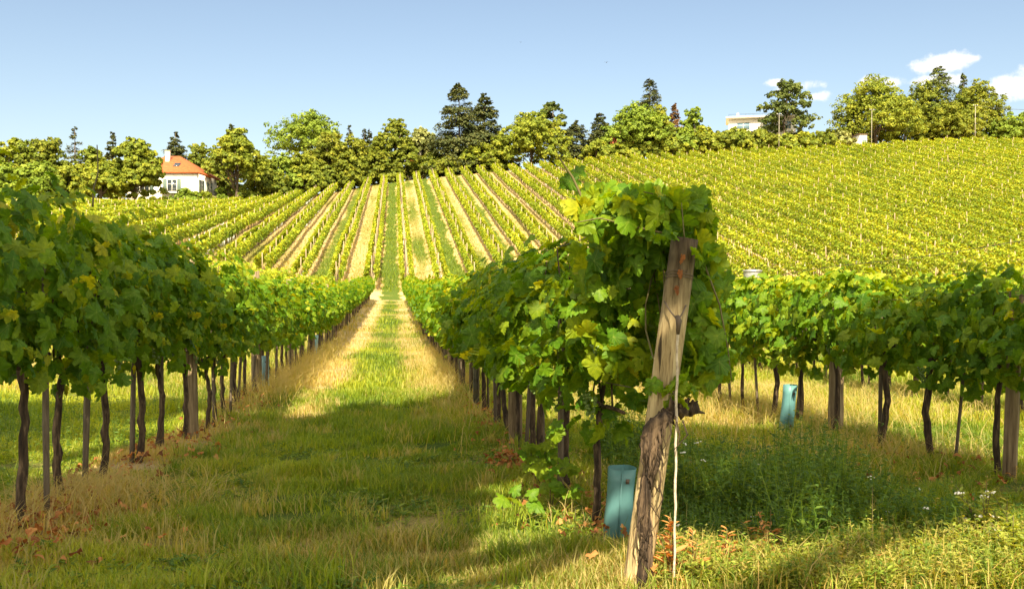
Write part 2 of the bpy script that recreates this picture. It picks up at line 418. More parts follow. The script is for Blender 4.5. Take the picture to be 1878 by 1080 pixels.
def vine_trunk(seed, hi=True, h=.80):
    g=np.random.default_rng(seed); mb=MB()
    k=13 if hi else 6; n=9 if hi else 6
    t=np.linspace(0,1,k)
    a,b=g.uniform(-.05,.05,2); lx,ly=g.uniform(-.05,.05),g.uniform(-.09,.09)
    px=lx*t+a*np.sin(t*3.1)+.008*g.standard_normal(k)*t; py=ly*t+b*np.sin(t*4.0)+.010*g.standard_normal(k)*t
    px-=px[-1]*t**3; 
    pts=np.stack([px,py,-.06+t*(h+.06)],1)
    r=.025-.006*t+.006*np.exp(-((t-.97)/.06)**2)+.008*np.exp(-(t/.1)**2); r*=g.uniform(.85,1.15)
    add_tube(mb,pts,r,n,rough=.13 if hi else .05,rg=g)
    top=pts[-1]
    for sgn in (-1,1):   # cordon arms along the wire
        q=np.linspace(0,1,6 if hi else 3)
        ap=np.stack([top[0]*(1-q)+.02*np.sin(q*5+seed), top[1]+sgn*q*.36, top[2]-.02+.05*np.sin(q*2.2)],1)
        add_tube(mb,ap,.018-.008*q,7 if hi else 5,rough=.12 if hi else 0,rg=g)
    for i in range(7 if hi else 3):  # canes upward
        y0=top[1]+g.uniform(-.34,.34); q=np.linspace(0,1,5)
        cp=np.stack([g.normal(0,.05)*q+.0*q, y0+g.normal(0,.08)*q, h+.02+q*g.uniform(.45,.85)*(.5 if h>.81 else 1)],1)
        add_tube(mb,cp,.0055-.002*q,4,rg=g)
    return mb

def make_vine(name, fol, trunkmb, grapes=0, seed=0):
    r=empty(name)
    trunkmb.obj('trunk',M['bark'],r,smooth=True)
    fol.obj('foliage',M['vine'],r)
    g=np.random.default_rng(seed+500)
    if grapes:
        iv,if_=ico()
        for q in range(grapes):
            mb=MB(); c=np.array([g.choice([-1,1])*g.uniform(.12,.24),g.uniform(-.3,.3),g.uniform(.74,.92)])
            n=34; tt=g.random(n); rr=.032*(1-tt*.8)
            an=g.uniform(0,6.28,n)
            pos=c+np.stack([rr*np.cos(an),rr*np.sin(an),-tt*.11],1)
            scatter(mb,iv,if_,pos,np.repeat(np.eye(3)[None],n,0),.0085,.5)
            mb.obj('grape_bunch',M['grape'],r,smooth=True)
    return r
def ico():
    p=(1+5**.5)/2
    v=np.array([[-1,p,0],[1,p,0],[-1,-p,0],[1,-p,0],[0,-1,p],[0,1,p],[0,-1,-p],[0,1,-p],[p,0,-1],[p,0,1],[-p,0,-1],[-p,0,1]],float)
    v/=np.linalg.norm(v[0])
    f=np.array([[0,11,5],[0,5,1],[0,1,7],[0,7,10],[0,10,11],[1,5,9],[5,11,4],[11,10,2],[10,7,6],[7,1,8],[3,9,4],[3,4,2],[3,2,6],[3,6,8],[3,8,9],[4,9,5],[2,4,11],[6,2,10],[8,6,7],[9,8,1]])
    return v,f

# prototypes (placed later; the first use moves the prototype itself)
class Pool:
    def __init__(s, protos): s.p=protos; s.used=[False]*len(protos)
    def take(s,i):
        i%=len(s.p)
        if not s.used[i]: s.used[i]=True; return s.p[i]
        return copy_tree(s.p[i])
near=Pool([make_vine('grapevine',foliage(400,LT,.114,seed=i,hw=.27,zlo=.82,zhi=1.62,thick=.11),vine_trunk(i),grapes=2 if i%2 else 1,seed=i) for i in range(7)])
short=Pool([make_vine('grapevine',foliage(340,LT,.112,thick=.10,seed=90+i,hw=.23,L_=.64,zlo=.72,zhi=1.34),vine_trunk(90+i,h=.84),grapes=1,seed=90+i) for i in range(5)])
mid=Pool([make_vine('grapevine',foliage(420,LM,.125,seed=30+i,hw=.25,L_=.78),vine_trunk(30+i,False)) for i in range(5)])
far=Pool([make_vine('grapevine',foliage(190,[QT],.16,seed=60+i,hw=.25,L_=.8),vine_trunk(60+i,False)) for i in range(4)])

ONES=['','first','second','third','fourth','fifth','sixth','seventh','eighth','ninth','tenth','eleventh','twelfth','thirteenth','fourteenth','fifteenth','sixteenth','seventeenth','eighteenth','nineteenth']
TENS=['','','twenty','thirty','forty','fifty','sixty','seventy','eighty','ninety']
TENTH=['','','twentieth','thirtieth','fortieth','fiftieth','sixtieth','seventieth','eightieth','ninetieth']
def ordn(n):
    if n<20: return ONES[n]
    if n%10==0: return TENTH[n//10]
    return TENS[n//10]+'-'+ONES[n%10]

VS=0.69
def vine_row(X, y0, y1, rowname, look, group, htop, seed, low=False):
    g=np.random.default_rng(seed); i=0; y=y0
    while y<y1:
        i+=1
        sh=low and y<15
        if sh: v=short.take(int(g.integers(0,100)))
        elif y<15: v=near.take(int(g.integers(0,100)))
        elif y<36: v=mid.take(int(g.integers(0,100)))
        else: v=far.take(int(g.integers(0,100)))
        x=X+g.normal(0,.025); v.location=(x,y,gz(x,y))
        v.rotation_euler=(0,0,math.pi*int(g.integers(0,2))+g.normal(0,.05))
        k=np.interp(y,*htop)/(1.42 if sh else 1.74)*(1+g.normal(0,.035))
        v.scale=(1+g.normal(0,.06),1,k)
        tag(v,f'{look(y)}, {ordn(i)} from the camera in {rowname}','grapevine',group)
        y+=VS*(1+g.normal(0,.05))
    return i
lookL=lambda y: 'shaded leafy grapevine' if y<11 else ('sunlit yellow-green grapevine' if y<36 else 'small sunlit grapevine')
vine_row(XL,4.05,68.4,'the row left of the path',lookL,'grapevines in the row left of the grass path',([4,5.2,7,12,30,70],[1.64,1.70,1.66,1.55,1.60,1.68]),101)
vine_row(XR,4.55,68.4,'the row right of the path',lookL,'grapevines in the row right of the grass path',([4,5.2,8,12,30,70],[1.40,1.42,1.50,1.56,1.66,1.75]),102)
lookR=lambda y: 'leafy grapevine' if y<12 else 'sunlit grapevine'
vine_row(XR+S,4.1,46,'the row behind the leaning post',lookR,'grapevines in the second row right of the path',([4,5.2,6.6,8,12,70],[1.12,1.20,1.34,1.38,1.42,1.7]),103,True)
vine_row(XR+2*S,6.2,44,'the third row right of the path',lookR,'grapevines in the third row right of the path',([4,8,12,70],[1.34,1.40,1.45,1.7]),104,True)

# ------------------------------------------------------------------ all further vines (hundreds beyond the first 300): one mass
def yhead(x): return float(np.interp(x,[-60,-50,-40,-30,-24,-18,-12,-6,0,10,140],[96,108,124,141,152,156,163,170,167,165,165]))
def far_vines():
    g=np.random.default_rng(5); mb=MB(); st=MB(); tb=MB(); pp=MB(); ntot=0
    rows=[]
    for k in range(-19,49):
        X=XR+S*k
        segs=[]
        # valley part
        if k>=3 or k<=-2:
            segs.append((max(24.0 if k<0 else 8.0+1.5*k,abs(X)/.9),68.4))
        if k in(1,): segs.append((46,68.4))
        if k in(2,): segs.append((44,68.4))
        segs.append((73.5,yhead(X)+g.normal(0,.5)))
        for a,b in segs:
            lo=max(a, X/.80 if X>0 else -X/.46)
            if lo>=b-1: continue
            rows.append((X,lo,b,k))
    for X,a,b,k in rows:
        Lr=b-a
        yc=(a+b)/2
        dens=270 if b>72 else 75
        size=.175 if b>72 else .17
        n=int(Lr*dens); ntot+=n
        y=g.uniform(a,b,n)
        # per-vine modulation of the canopy so that single plants can be read
        ph=g.uniform(0,6); vi=np.sin(y/VS*2*np.pi*.9+ph); gap=_d1(X*3,y*1.3)
        keep=(g.random(n)<(1-.15*(vi<-.5)))
        missing=(_d2(X*2.1+3,y*.55)>1.35)&(X>16)      # missing plants on the right slope
        keep&=~missing
        y=y[keep]; vi=vi[keep]; n=len(y)
        t=g.beta(1.1,.85,n)
        zhi=1.72+.09*vi+.07*_d1(X,y*1.2)+.03*g.normal(0,1,n)
        zlo=.78+.1*_d2(X,y)
        z=zlo+(zhi-zlo)*t
        s=np.where(g.random(n)<.5,-1.,1.)
        hw=((.37 if b>72 else .25)+.05*vi+.05*_d2(X+3,y*1.4))*np.clip(1.1-1.3*np.abs(t-.5)**2,.3,1.2)
        if X>14: hw=hw*1.0
        x=X+s*hw+g.normal(0,.05,n)+.04*_d1(X,y*.3)
        topm=t>.85
        nrm=np.stack([s+g.normal(0,.45,n),g.normal(0,.5,n)-.15,.35+g.normal(0,.4,n)+topm*.8],1)
        tip=np.stack([s*.3+g.normal(0,.4,n),g.normal(0,.6,n),-1+g.normal(0,.4,n)],1)
        sc=size*g.uniform(.6,1.2,n)
        rnd=np.clip(g.beta(2.2,2.2,n)+.18*t-.05,0,1)  # leaves paler towards the row tops, sunlight put into the leaf tone
        pos=np.stack([x,y,ground(x,y)+z],1)
        scatter(mb,Q1[0],Q1[1],pos,frames(nrm,tip),sc,rnd)
        # trunks
        yy=np.arange(a,b,VS); yy=yy+g.normal(0,.05,len(yy)); xx=X+g.normal(0,.03,len(yy)); zz=ground(xx,yy)
        bv,bf=box((0,0,.42),(.05,.05,.9))
        scatter(st,bv,bf,np.stack([xx,yy,zz],1),np.repeat(np.eye(3)[None],len(yy),0),1.0,.5)
        # thin stakes at the plants and stout posts
        lean=g.normal(0,.03,(len(yy),2))
        Mk=np.repeat(np.eye(3)[None],len(yy),0); Mk[:,0,2]=lean[:,0]; Mk[:,1,2]=lean[:,1]
        q=g.random(len(yy))<.28
        bv,bf=box((0,0,.8),(.03,.03,1.7))
        hs=g.uniform(.75,1.12,len(yy))
        scatter(pp,bv,bf,np.stack([xx+.05,yy+.06,zz-(.4 if b<72 else 0)],1)[q],Mk[q],np.stack([np.ones(len(yy)),np.ones(len(yy)),hs],1)[q],g.random(len(yy))[q])
        yp=np.arange(a+g.uniform(0,3),b,4.2); xp=np.full(len(yp),X)+g.normal(0,.04,len(yp)); zp=ground(xp,yp)-(0.5 if b<72 else 0)
        bv,bf=box((0,0,1.0),(.075,.075,2.0))
        Mk=np.repeat(np.eye(3)[None],len(yp),0); Mk[:,0,2]=g.normal(0,.03,len(yp)); Mk[:,1,2]=g.normal(0,.03,len(yp))
        scatter(pp,bv,bf,np.stack([xp,yp,zp],1),Mk,np.stack([np.ones(len(yp)),np.ones(len(yp)),g.uniform(.86,1.06,len(yp))],1),g.random(len(yp)))
        # white grow tubes in runs
        if b>72:
            run=(_d1(X*1.7+8,yy*.22)>.05) if X>-26 else (_d1(X*1.7+8,yy*.22)>.5)
            q=run&(g.random(len(yy))<(.62 if X<14 else .2))
            bv,bf=box((0,0,.27),(.09,.09,.54))
            if q.any():
                yq=yy[q]; xq=xx[q]+.02
                Mq=np.repeat(np.eye(3)[None],len(yq),0); Mq[:,0,2]=g.normal(0,.05,len(yq))
                scatter(tb,bv,bf,np.stack([xq,yq,ground(xq,yq)],1),Mq,np.stack([np.ones(len(yq)),np.ones(len(yq)),g.uniform(.7,1.2,len(yq))],1),.5)
    r=empty('hillside_vines'); tag(r,'mass of sunlit yellow-green grapevines in parallel rows climbing the whole hillside','grapevines',kind='stuff')
    a_=mb.obj('foliage',M['vinefar'],r); a_['kind']='stuff'
    b_=st.obj('trunk',M['bark'],r); b_['kind']='stuff'
    o=pp.obj('hillside_stakes',M['farstake']); tag(o,'thin pale wooden stakes standing in all the hillside vine rows','stakes',kind='stuff')
    o=tb.obj('hillside_grow_tubes',M['white_tube']); tag(o,'white plastic grow tubes round young vines along the hillside rows','grow tubes',kind='stuff')
    print('far leaves',ntot)
M['farstake']=surf('sunbleached_stake',(.27,.21,.13),.85,None)
far_vines()

# ------------------------------------------------------------------ posts and stakes of the near rows
def wood_post(X,Y,h,r,label,group,name='wooden_post',mat='post',lean=(0,0),n=12,seed=0,wrap=True):
    g=np.random.default_rng(seed+int(Y*100)); root=empty(name,(X,Y,gz(X,Y)))
    mb=MB(); t=np.linspace(-.1,1,9)
    pts=np.stack([lean[0]*t*h,lean[1]*t*h,t*h],1)
    add_tube(mb,pts,r*(1+.03*np.sin(t*9)),n,rough=.035,rg=g)
    mb.obj('shaft',M[mat],root,smooth=False)
    if wrap:
        w=MB()
        for zz in (.78,1.12):
            if zz<h:
                th=np.linspace(0,2*np.pi*2.2,30)
                add_tube(w,np.stack([lean[0]*zz+(r+.004)*np.cos(th),lean[1]*zz+(r+.004)*np.sin(th),zz+.012*th/6.3],1),.0025,4,rg=g)
        w.obj('wire_tie',M['wire'],root)
    return tag(root,label,'post',group)
def square_stake(X,Y,h,w,lean,name='wooden_stake',mat='stake'):
    root=bpy.data.objects.new(name,None)
    g=np.random.default_rng(int(Y*1000)%9999); mb=MB()
    t=np.linspace(-.05,1,6); add_tube(mb,np.stack([lean[0]*t*h,lean[1]*t*h,t*h],1),w*.7,4 if w<.04 else 6,rough=.06,rg=g)
    o=mb.obj(name,M[mat],None,loc=(X,Y,gz(X,Y))); return o

for i,Y in enumerate([8.66,12.6,16.8,21,25.2,29.4,33.6,38,42.2,46.5,51,55,59,63,67]):
    wood_post(XL+.02,Y,1.62,.058 if i<2 else .05,f'round weathered post, {ordn(i+1)} from the camera in the row left of the path','round wooden posts in the left row',lean=(random.gauss(0,.02),random.gauss(0,.03)),seed=i,wrap=i<3)
for i,Y in enumerate([7.45,16.2,20.6,25,29.5,34,38.5,43,47.5,52,56.5,61,66]):
    wood_post(XR+.02,Y,1.35,.056 if i<2 else .05,f'round weathered post, {ordn(i+1)} behind the leaning end post in the row right of the path','round wooden posts in the right row',lean=(random.gauss(0,.02),random.gauss(0,.03)),seed=20+i,wrap=i<2)
for i,Y in enumerate([5.25,7.62,12.4,17,21.5,26]):
    wood_post(XR+S+.05*(i>0),Y,1.15,.05 if i==0 else .062,
        ['square grey post at the right edge of the photo','thick round brown post beside the leaning teal tube','round post farther back in the second row right of the path','small round post far back in the second row','tiny round post behind the second row trunks','farthest round post of the second row right of the path'][i],'posts in the second row right of the path',lean=(random.gauss(0,.02),0),seed=40+i,n=4 if i==0 else 12,wrap=i<2)
# galvanised profile post in the right row
def metal_post(X,Y,h,label):
    root=empty('metal_post',(X,Y,gz(X,Y))); mb=MB()
    w=.026
    for c,s in (((-w,0,h/2),(.003,.035,h)),((w,0,h/2),(.003,.035,h)),((0,.017,h/2),(2*w-.003,.003,h))):
        v,f=box(c,s); mb.add(v,f)
    mb.obj('shaft',M['metal'],root)
    ho=MB()
    for zz in np.arange(.15,h-.05,.08):
        v,f=box((-w-.0035,0,zz),(.004,.012,.016)); ho.add(v,f)
    ho.obj('hook_slots',M['wire'],root)
    tag(root,label,'post','galvanised profile posts')
metal_post(XR-.03,10.6,1.5,'galvanised metal profile post with hook holes in the row right of the path')
metal_post(XR+.02,13.9,1.5,'galvanised metal profile post farther down the row right of the path')

def stakes(X,y0,y1,rowname,group,every,h,seed):
    g=np.random.default_rng(seed); y=y0; i=0
    while y<y1:
        i+=1
        o=square_stake(X+g.uniform(-.05,.09),y,h*g.uniform(.85,1.05),g.uniform(.018,.028),(g.normal(0,.035),g.normal(0,.05)))
        tag(o,f'thin grey wooden stake, {ordn(i)} from the camera in {rowname}','stake',group)
        y+=every*(1+g.normal(0,.07))
stakes(XL,4.95,40,'the row left of the path','thin stakes in the left row',VS*1.35,1.35,201)
stakes(XR,5.25,40,'the row right of the path','thin stakes in the right row',VS*1.1,1.22,202)
stakes(XR+S,5.9,30,'the second row right of the path','thin stakes in the second row right of the path',VS*1.2,1.1,203)
stakes(XR+2*S,8.3,30,'the third row right of the path','thin stakes in the third row right of the path',VS*2,1.1,204)

def wires(X,y0,y1,label):
    mb=MB(); y=np.linspace(y0,y1,60)
    for h in (.74,1.15,1.45):
        add_tube(mb,np.stack([np.full(60,X)+.02*np.sin(y*2),y,ground(np.full(60,X),y)+h],1),.0022,4)
    o=mb.obj('trellis_wire',M['wire']); tag(o,label,'wire','trellis wires along the vine rows')
wires(XL,3.2,60,'thin trellis wires strung along the row left of the path')
wires(XR,3.75,60,'thin trellis wires strung along the row right of the path')
wires(XR+S,4,45,'thin trellis wires strung along the second row right of the path')

# ------------------------------------------------------------------ grow tubes near
def grow_tube(px,py_base,Y,h,w,lean,mat,label,name='grow_tube'):
    p=P(px,py_base,Y); x=p[0]; g=np.random.default_rng(int(px))
    n=16; mb=MB(); k=7
    th=np.linspace(0,2*np.pi,n,endpoint=False)
    prof=np.stack([np.cos(th),np.sin(th)],1); prof/= (np.abs(prof)**3).sum(1)[:,None]**(1/3.)   # squarish sleeve
    rings=[]
    for t in np.linspace(0,1,k):
        c=np.array([lean[0]*t*h,lean[1]*t*h,t*h-.02])
        rings.append(np.c_[prof*w/2*(1+.04*np.sin(t*7)),np.zeros(n)]+c)
    outer=np.vstack(rings); inner=np.vstack([r*1.0 for r in rings]); 
    ci=np.repeat(np.array([[lean[0]*t*h,lean[1]*t*h,0] for t in np.linspace(0,1,k)]),n,0)
    inner=inner.copy(); inner[:,:2]=ci[:,:2]+(inner[:,:2]-ci[:,:2])*.96
    i=np.arange(k-1)[:,None]*n; j=np.arange(n)[None,:]; j2=(j+1)%n
    f=np.stack([i+j,i+j2,i+n+j2,i+n+j],-1).reshape(-1,4)
    mb.add(outer,f); mb.add(inner,f[:,::-1])
    jj=np.arange(n); a=(k-1)*n; off=k*n
    rim=np.stack([a+jj,a+(jj+1)%n,off+a+(jj+1)%n,off+a+jj],1); mb.f.append(rim); mb.m.append(np.zeros(len(rim),dtype=np.int32))
    r=empty(name,(x,Y,gz(x,Y))); mb.obj('sleeve',M[mat],r,smooth=False)
    s=MB()
    v,b=box((-w*.1,-w/2-.003,h*.5),(.006,.004,h*.96)); v[:,0]+=lean[0]*(v[:,2]); v[:,1]+=lean[1]*v[:,2]; s.add(v,b)
    s.obj('seam',M[mat],r)
    for zz in (.18,.80):
        q=MB(); c=(w*.12,-w/2-.004,h*zz); v,b=box(c,(.016,.004,.022)); v[:,0]+=lean[0]*v[:,2]; v[:,1]+=lean[1]*v[:,2]; q.add(v,b); q.obj('staple',M['wire'],r)
    tag(r,label,'grow tube','plastic grow tubes in the near rows'); return r
grow_tube(1131,985,4.25,.36,.125,(.07,.0),'teal','wide teal plastic grow tube behind the leaning wooden post')
grow_tube(1440,812,7.9,.46,.115,(.10,.0),'teal','leaning bright teal grow tube in the second row beside the thick brown post')
grow_tube(487,722,13.2,.50,.095,(.0,.0),'sky_tube','pale blue grow tube beside the sunlit round post in the left row')
grow_tube(578,668,21.5,.46,.1,(.06,.0),'sky_tube','small pale blue grow tube far down the left row')

# ------------------------------------------------------------------ leaning end post with its vine
EP=P(1160,1140,3.42); ET=P(1255,437,3.38)
ez=gz(EP[0],EP[1])
def end_post():
    g=np.random.default_rng(77); root=empty('end_post',(EP[0],EP[1],ez))
    b=np.array([EP[0]-.005,EP[1],ez-.12]); T=ET.copy()
    o=np.array(root.location)
    mb=MB(); k=22; t=np.linspace(0,1,k); pts=b+(T-b)*t[:,None]-o
    n=26; ax=(T-b)/np.linalg.norm(T-b)
    a=np.cross(ax,[0,1,0]); a/=np.linalg.norm(a); c=np.cross(ax,a)
    th=np.linspace(0,2*np.pi,n,endpoint=False)
    groove=1+.025*np.sin(th*7+1)+.03*g.standard_normal(n)
    groove[5]-=.22; groove[12]-=.15; groove[16]-=.28; groove[21]-=.2       # drying cracks
    rad=.0515*(1-.05*t)
    v=pts[:,None,:]+(rad[:,None]*groove[None,:]*(1+.008*g.standard_normal((k,n))))[...,None]*(np.cos(th)[None,:,None]*a+np.sin(th)[None,:,None]*c)
    v=v.reshape(-1,3); i=np.arange(k-1)[:,None]*n; j=np.arange(n)[None,:]; f=np.stack([i+j,i+(j+1)%n,i+n+(j+1)%n,i+n+j],-1).reshape(-1,4)
    mb.add(v,f)
    topc=pts[-1]+ax*.004; mbn=mb.n; mb.add([topc],np.zeros((0,3),int)); jj=np.arange(n)+(k-1)*n
    tri=np.stack([np.full(n,mbn),jj,np.roll(jj,-1)],1); mb.f.append(tri); mb.m.append(np.zeros(n,dtype=np.int32))
    mb.obj('shaft',M['endpost'],root)
    def ring(tt,turns,name,r=.0035,sp=.012):
        w=MB(); th=np.linspace(0,6.283*turns,int(24*turns)); cc=b+(T-b)*tt-o
        R_=.0525*(1-.05*tt)+.003
        p=cc+np.outer(np.cos(th),a)*R_+np.outer(np.sin(th),c)*R_+np.outer(th/6.283*sp-.5*turns*sp+.012*np.sin(th),ax)
        add_tube(w,p,r,5); w.obj(name,M['wire'],root)
    ring(.90,2.3,'wire_tie',.0016,.011); ring(.60,2.6,'wire_tie',.0012,.009); ring(.44,1.2,'wire_tie',.0012)
    tag(root,'stout weathered wooden end post leaning to the right in the foreground','post')
    # anchor cable tied round the post
    r2=empty('anchor_cable',(EP[0]+.21,EP[1]-.25,gz(EP[0]+.21,EP[1]-.25)))
    o2=np.array(r2.location); w=MB()
    knot=P(1243,588,3.26); low=P(1236,1095,3.30); low[2]=gz(low[0],low[1])-.03
    t=np.linspace(0,1,24); add_tube(w,knot+(low-knot)*t[:,None]-o2+np.c_[.002*np.sin(t*40),np.zeros(24),np.zeros(24)],.0048,6,rough=.12)
    w.obj('cable',M['rope'],r2)
    w=MB()
    for q in (P(1218,552,3.34),P(1258,560,3.34)): add_tube(w,[knot-o2,(knot+q)/2-o2+[0,0,-.004],q-o2],.003,5)
    w.obj('loop',M['wire'],r2)
    w=MB(); add_tube(w,[knot-o2+[0,0,.02],knot-o2+[.004,0,-.0],knot-o2+[0,0,-.05]],[.006,.011,.006],7,rough=.2); w.obj('tensioner',M['wire'],r2)
    tag(r2,'taut pale anchor cable running from the leaning post down to the ground','cable')
M['endpost']=None
def endpostmat():
    m,nt,out=newmat('end_post_wood'); p=N(nt,'ShaderNodeBsdfPrincipled'); p.inputs['Roughness'].default_value=.75; p.inputs['Specular IOR Level'].default_value=.25
    oc=objcoord(nt); mp=N(nt,'ShaderNodeMapping'); mp.inputs['Rotation'].default_value=(0,R(-7),0); mp.inputs['Scale'].default_value=(26,26,1.3); L(nt,oc,mp.inputs['Vector'])
    nz=noise(nt,2.2,6,.7,mp.outputs[0],.6); n2=noise(nt,3.5,4,.6,oc)
    c=ramp(nt,nz,[(.34,(.03,.02,.010)),(.43,(.25,.18,.09)),(.58,(.42,.33,.18)),(.78,(.56,.47,.30))])
    sep=N(nt,'ShaderNodeSeparateXYZ'); L(nt,oc,sep.inputs[0])
    mr=N(nt,'ShaderNodeMapRange'); L(nt,sep.outputs['Z'],mr.inputs['Value']); mr.inputs['From Min'].default_value=.97; mr.inputs['From Max'].default_value=1.24
    ad=N(nt,'ShaderNodeMath',operation='MULTIPLY'); L(nt,mr.outputs[0],ad.inputs[0]); L(nt,ramp(nt,n2,[(.3,(.75,)*3),(.6,(1,)*3)]),ad.inputs[1])
    c=mixc(nt,ad.outputs[0],c,(.016,.008,.005))          # wood turns dark brown towards the top end
    L(nt,c,p.inputs['Base Color']); L(nt,bump(nt,nz,.7,.008),p.inputs['Normal']); L(nt,p.outputs[0],out.inputs['Surface']); return m
M['endpost']=endpostmat()
end_post()

def end_vine():
    g=np.random.default_rng(88); root=empty('grapevine',(EP[0]+.03,EP[1]-.08,gz(EP[0]+.03,EP[1]-.08)))
    o=np.array(root.location)
    # gnarled trunk climbing the post with a knobbly head at about knee height
    px=[(1178,1085),(1184,1030),(1186,985),(1178,935),(1184,890),(1196,850),(1190,815),(1200,782),(1222,762)]
    pts=np.array([P(x,y,3.345-.008*i_) for i_,(x,y) in enumerate(px)])-o; pts[0,2]=-.05
    t=np.linspace(0,len(px)-1,40); q=np.stack([np.interp(t,range(len(px)),pts[:,i]) for i in range(3)],1)
    r=np.interp(t,[0,2,4,5,6,7,8],[.030,.021,.021,.028,.034,.036,.032])
    mb=MB()
    # bark in several twisted strands
    for s in range(5):
        a=s/5*6.283; off=np.stack([np.cos(a+t*.9),np.sin(a+t*.9),0*t],1)*(r*.45)[:,None]
        add_tube(mb,q+off,r*.62,8,rough=.16,rg=g)
    head=[(1222,762),(1245,752),(1268,752),(1284,757)]
    hp=np.array([P(x,y,3.31) for x,y in head])-o; hp[:,1]+=np.array([0,.02,.05,.08])
    tt=np.linspace(0,3,14); hq=np.stack([np.interp(tt,range(4),hp[:,i]) for i in range(3)],1)
    add_tube(mb,hq,.021+.007*np.sin(tt*5)+.004*g.standard_normal(14),10,rough=.28,rg=g)
    for s in range(22):   # spurs and peeling strips
        c=hq[g.integers(2,13)]; d=g.normal(0,.03,3); add_tube(mb,[c,c+d*.7,c+d*1.3],[.012,.008,.003],5,rough=.1,rg=g)
    for s in range(46):
        k=g.integers(2,39); c=q[k]+np.array([g.normal(0,.02),-.028,0]); add_tube(mb,[c,c+[g.normal(0,.01),-.006,-.05],c+[g.normal(0,.02),.0,-.11]],[.003,.003,.001],4,rg=g)
    mb.obj('trunk',M['bark'],root)
    # canes rising from the head into the canopy
    cn=MB()
    for s in range(3):
        a=hq[g.integers(0,13)]; e=np.array([g.uniform(-.3,.3),g.uniform(.35,.8),g.uniform(.6,.85)])+hp[1]
        tt=np.linspace(0,1,8)[:,None]; c=a*(1-tt)+e*tt+np.array([.10,.05,.02])*np.sin(tt*3)*g.normal(0,1)+np.array([0,.12,0])*np.sin(tt*3.14); add_tube(cn,c,.0045-.002*tt[:,0],5,rg=g)
    # long shoots
    def shoot(pp,Y,r=.0045):
        p=np.array([P(x,y,Y) for x,y in pp])-o; k=len(pp); t=np.linspace(0,k-1,k*4)
        add_tube(cn,np.stack([np.interp(t,range(k),p[:,i]) for i in range(3)],1),np.linspace(r,r*.45,k*4),5,rg=g)
    shoot([(1085,400),(1066,360),(1050,325),(1026,290)],3.68,.0075)
    shoot([(1180,430),(1120,400),(1070,370),(1035,360)],3.7)
    shoot([(1230,400),(1215,360),(1180,352)],3.6); shoot([(1255,436),(1252,400),(1250,372)],3.35,.003)
    shoot([(1230,430),(1160,415),(1100,400),(1058,408)],3.55)
    shoot([(1290,480),(1320,560),(1335,640),(1342,700)],3.6)
    cn.obj('shoot',M['shoot'],root)
    # foliage : body of leaves around the post, behind it and to both sides
    mb=MB()
    def blob(cx,cy,rx,ry,Y0,Y1,n,size=.108,rl=(.0,.9),up=.3):
        n=int(n*1.45); x=g.uniform(-1,1,n*2); y=g.uniform(-1,1,n*2); k=(x**2+y**2<1+.25*g.normal(0,1,n*2)); x=x[k][:n]; y=y[k][:n]; m=len(x)
        Y=g.uniform(Y0,Y1,m)
        pos=np.array([P(cx+rx*a,cy+ry*b,c) for a,b,c in zip(x,y,Y)])-o
        nrm=np.stack([-.35+g.normal(0,.85,m),-.65+g.normal(0,.6,m),up+g.normal(0,.6,m)],1)
        tip=np.stack([g.normal(0,.6,m),-.2+g.normal(0,.3,m),-1+g.normal(0,.4,m)],1)
        Mx=frames(nrm,tip); sc=size*g.uniform(.5,1.1,m); rnd=rl[0]+(rl[1]-rl[0])*g.beta(2.2,2.4,m); w=g.integers(0,8,m)
        pos=pos-Mx[:,:,1]*sc[:,None]*.5
        for q_ in range(8):
            s=w==q_
            if s.any(): scatter(mb,LT[q_][0],LT[q_][1],pos[s],Mx[s],sc[s],rnd[s])
    blob(1150,400,85,48,3.55,4.2,95)
    blob(1215,395,75,42,3.5,3.9,70)
    blob(1282,440,26,55,3.5,3.9,38)
    blob(1296,560,38,105,3.55,4.1,80)
    blob(1303,655,30,62,3.5,4.0,34)
    blob(1140,500,86,70,3.75,4.4,115)
    blob(1130,590,80,72,3.8,4.5,115)
    blob(1140,670,60,36,3.75,4.4,44,.105,(.3,1))
    blob(1255,600,34,95,3.62,4.0,60)
    blob(1085,380,30,22,3.6,3.8,14,.11,(.5,1))
    blob(1238,722,44,30,3.30,3.44,26,.065,(.2,.75))
    blob(1215,470,60,30,3.7,4.0,50)
    blob(1045,330,8,10,3.72,3.78,3,.10,(0,.5))
    blob(1218,424,26,12,3.26,3.34,5,.075,(.1,.5))
    blob(1290,452,12,22,3.28,3.36,3,.075,(.1,.5))
    mb.obj('foliage',M['vine'],root)
    # dried leaf strip hanging on the post top
    d=MB()
    for (x,y) in [(1251,468),(1249,496),(1244,526)]:
        p=P(x,y,3.32)-o; Mx=frames(np.array([[g.normal(0,.5),-1,.2]]),np.array([[g.normal(0,.3),0,-1]])); scatter(d,LT[0][0],LT[0][1],np.array([p]),Mx,np.array([[.022,.035,.05]]),g.uniform(.2,.9,1))
    d.obj('dry_leaves',M['dryleaf'],root)
    gb=MB(); iv,if_=ico()
    for (x,y,Y) in [(1095,615,3.95),(1082,722,4.2),(1245,690,3.5)]:
        c=P(x,y,Y)-o; n=40; tt=g.random(n); rr=.036*(1-tt*.8); an=g.uniform(0,6.28,n)
        gb=MB(); scatter(gb,iv,if_,c+np.stack([rr*np.cos(an),rr*np.sin(an),-tt*.12],1),np.repeat(np.eye(3)[None],n,0),.009,.5); gb.obj('grape_bunch',M['grape'],root,smooth=True)
    tag(root,'old grapevine with gnarled peeling trunk wound up the leaning end post','grapevine','grapevines in the row right of the grass path')
end_vine()

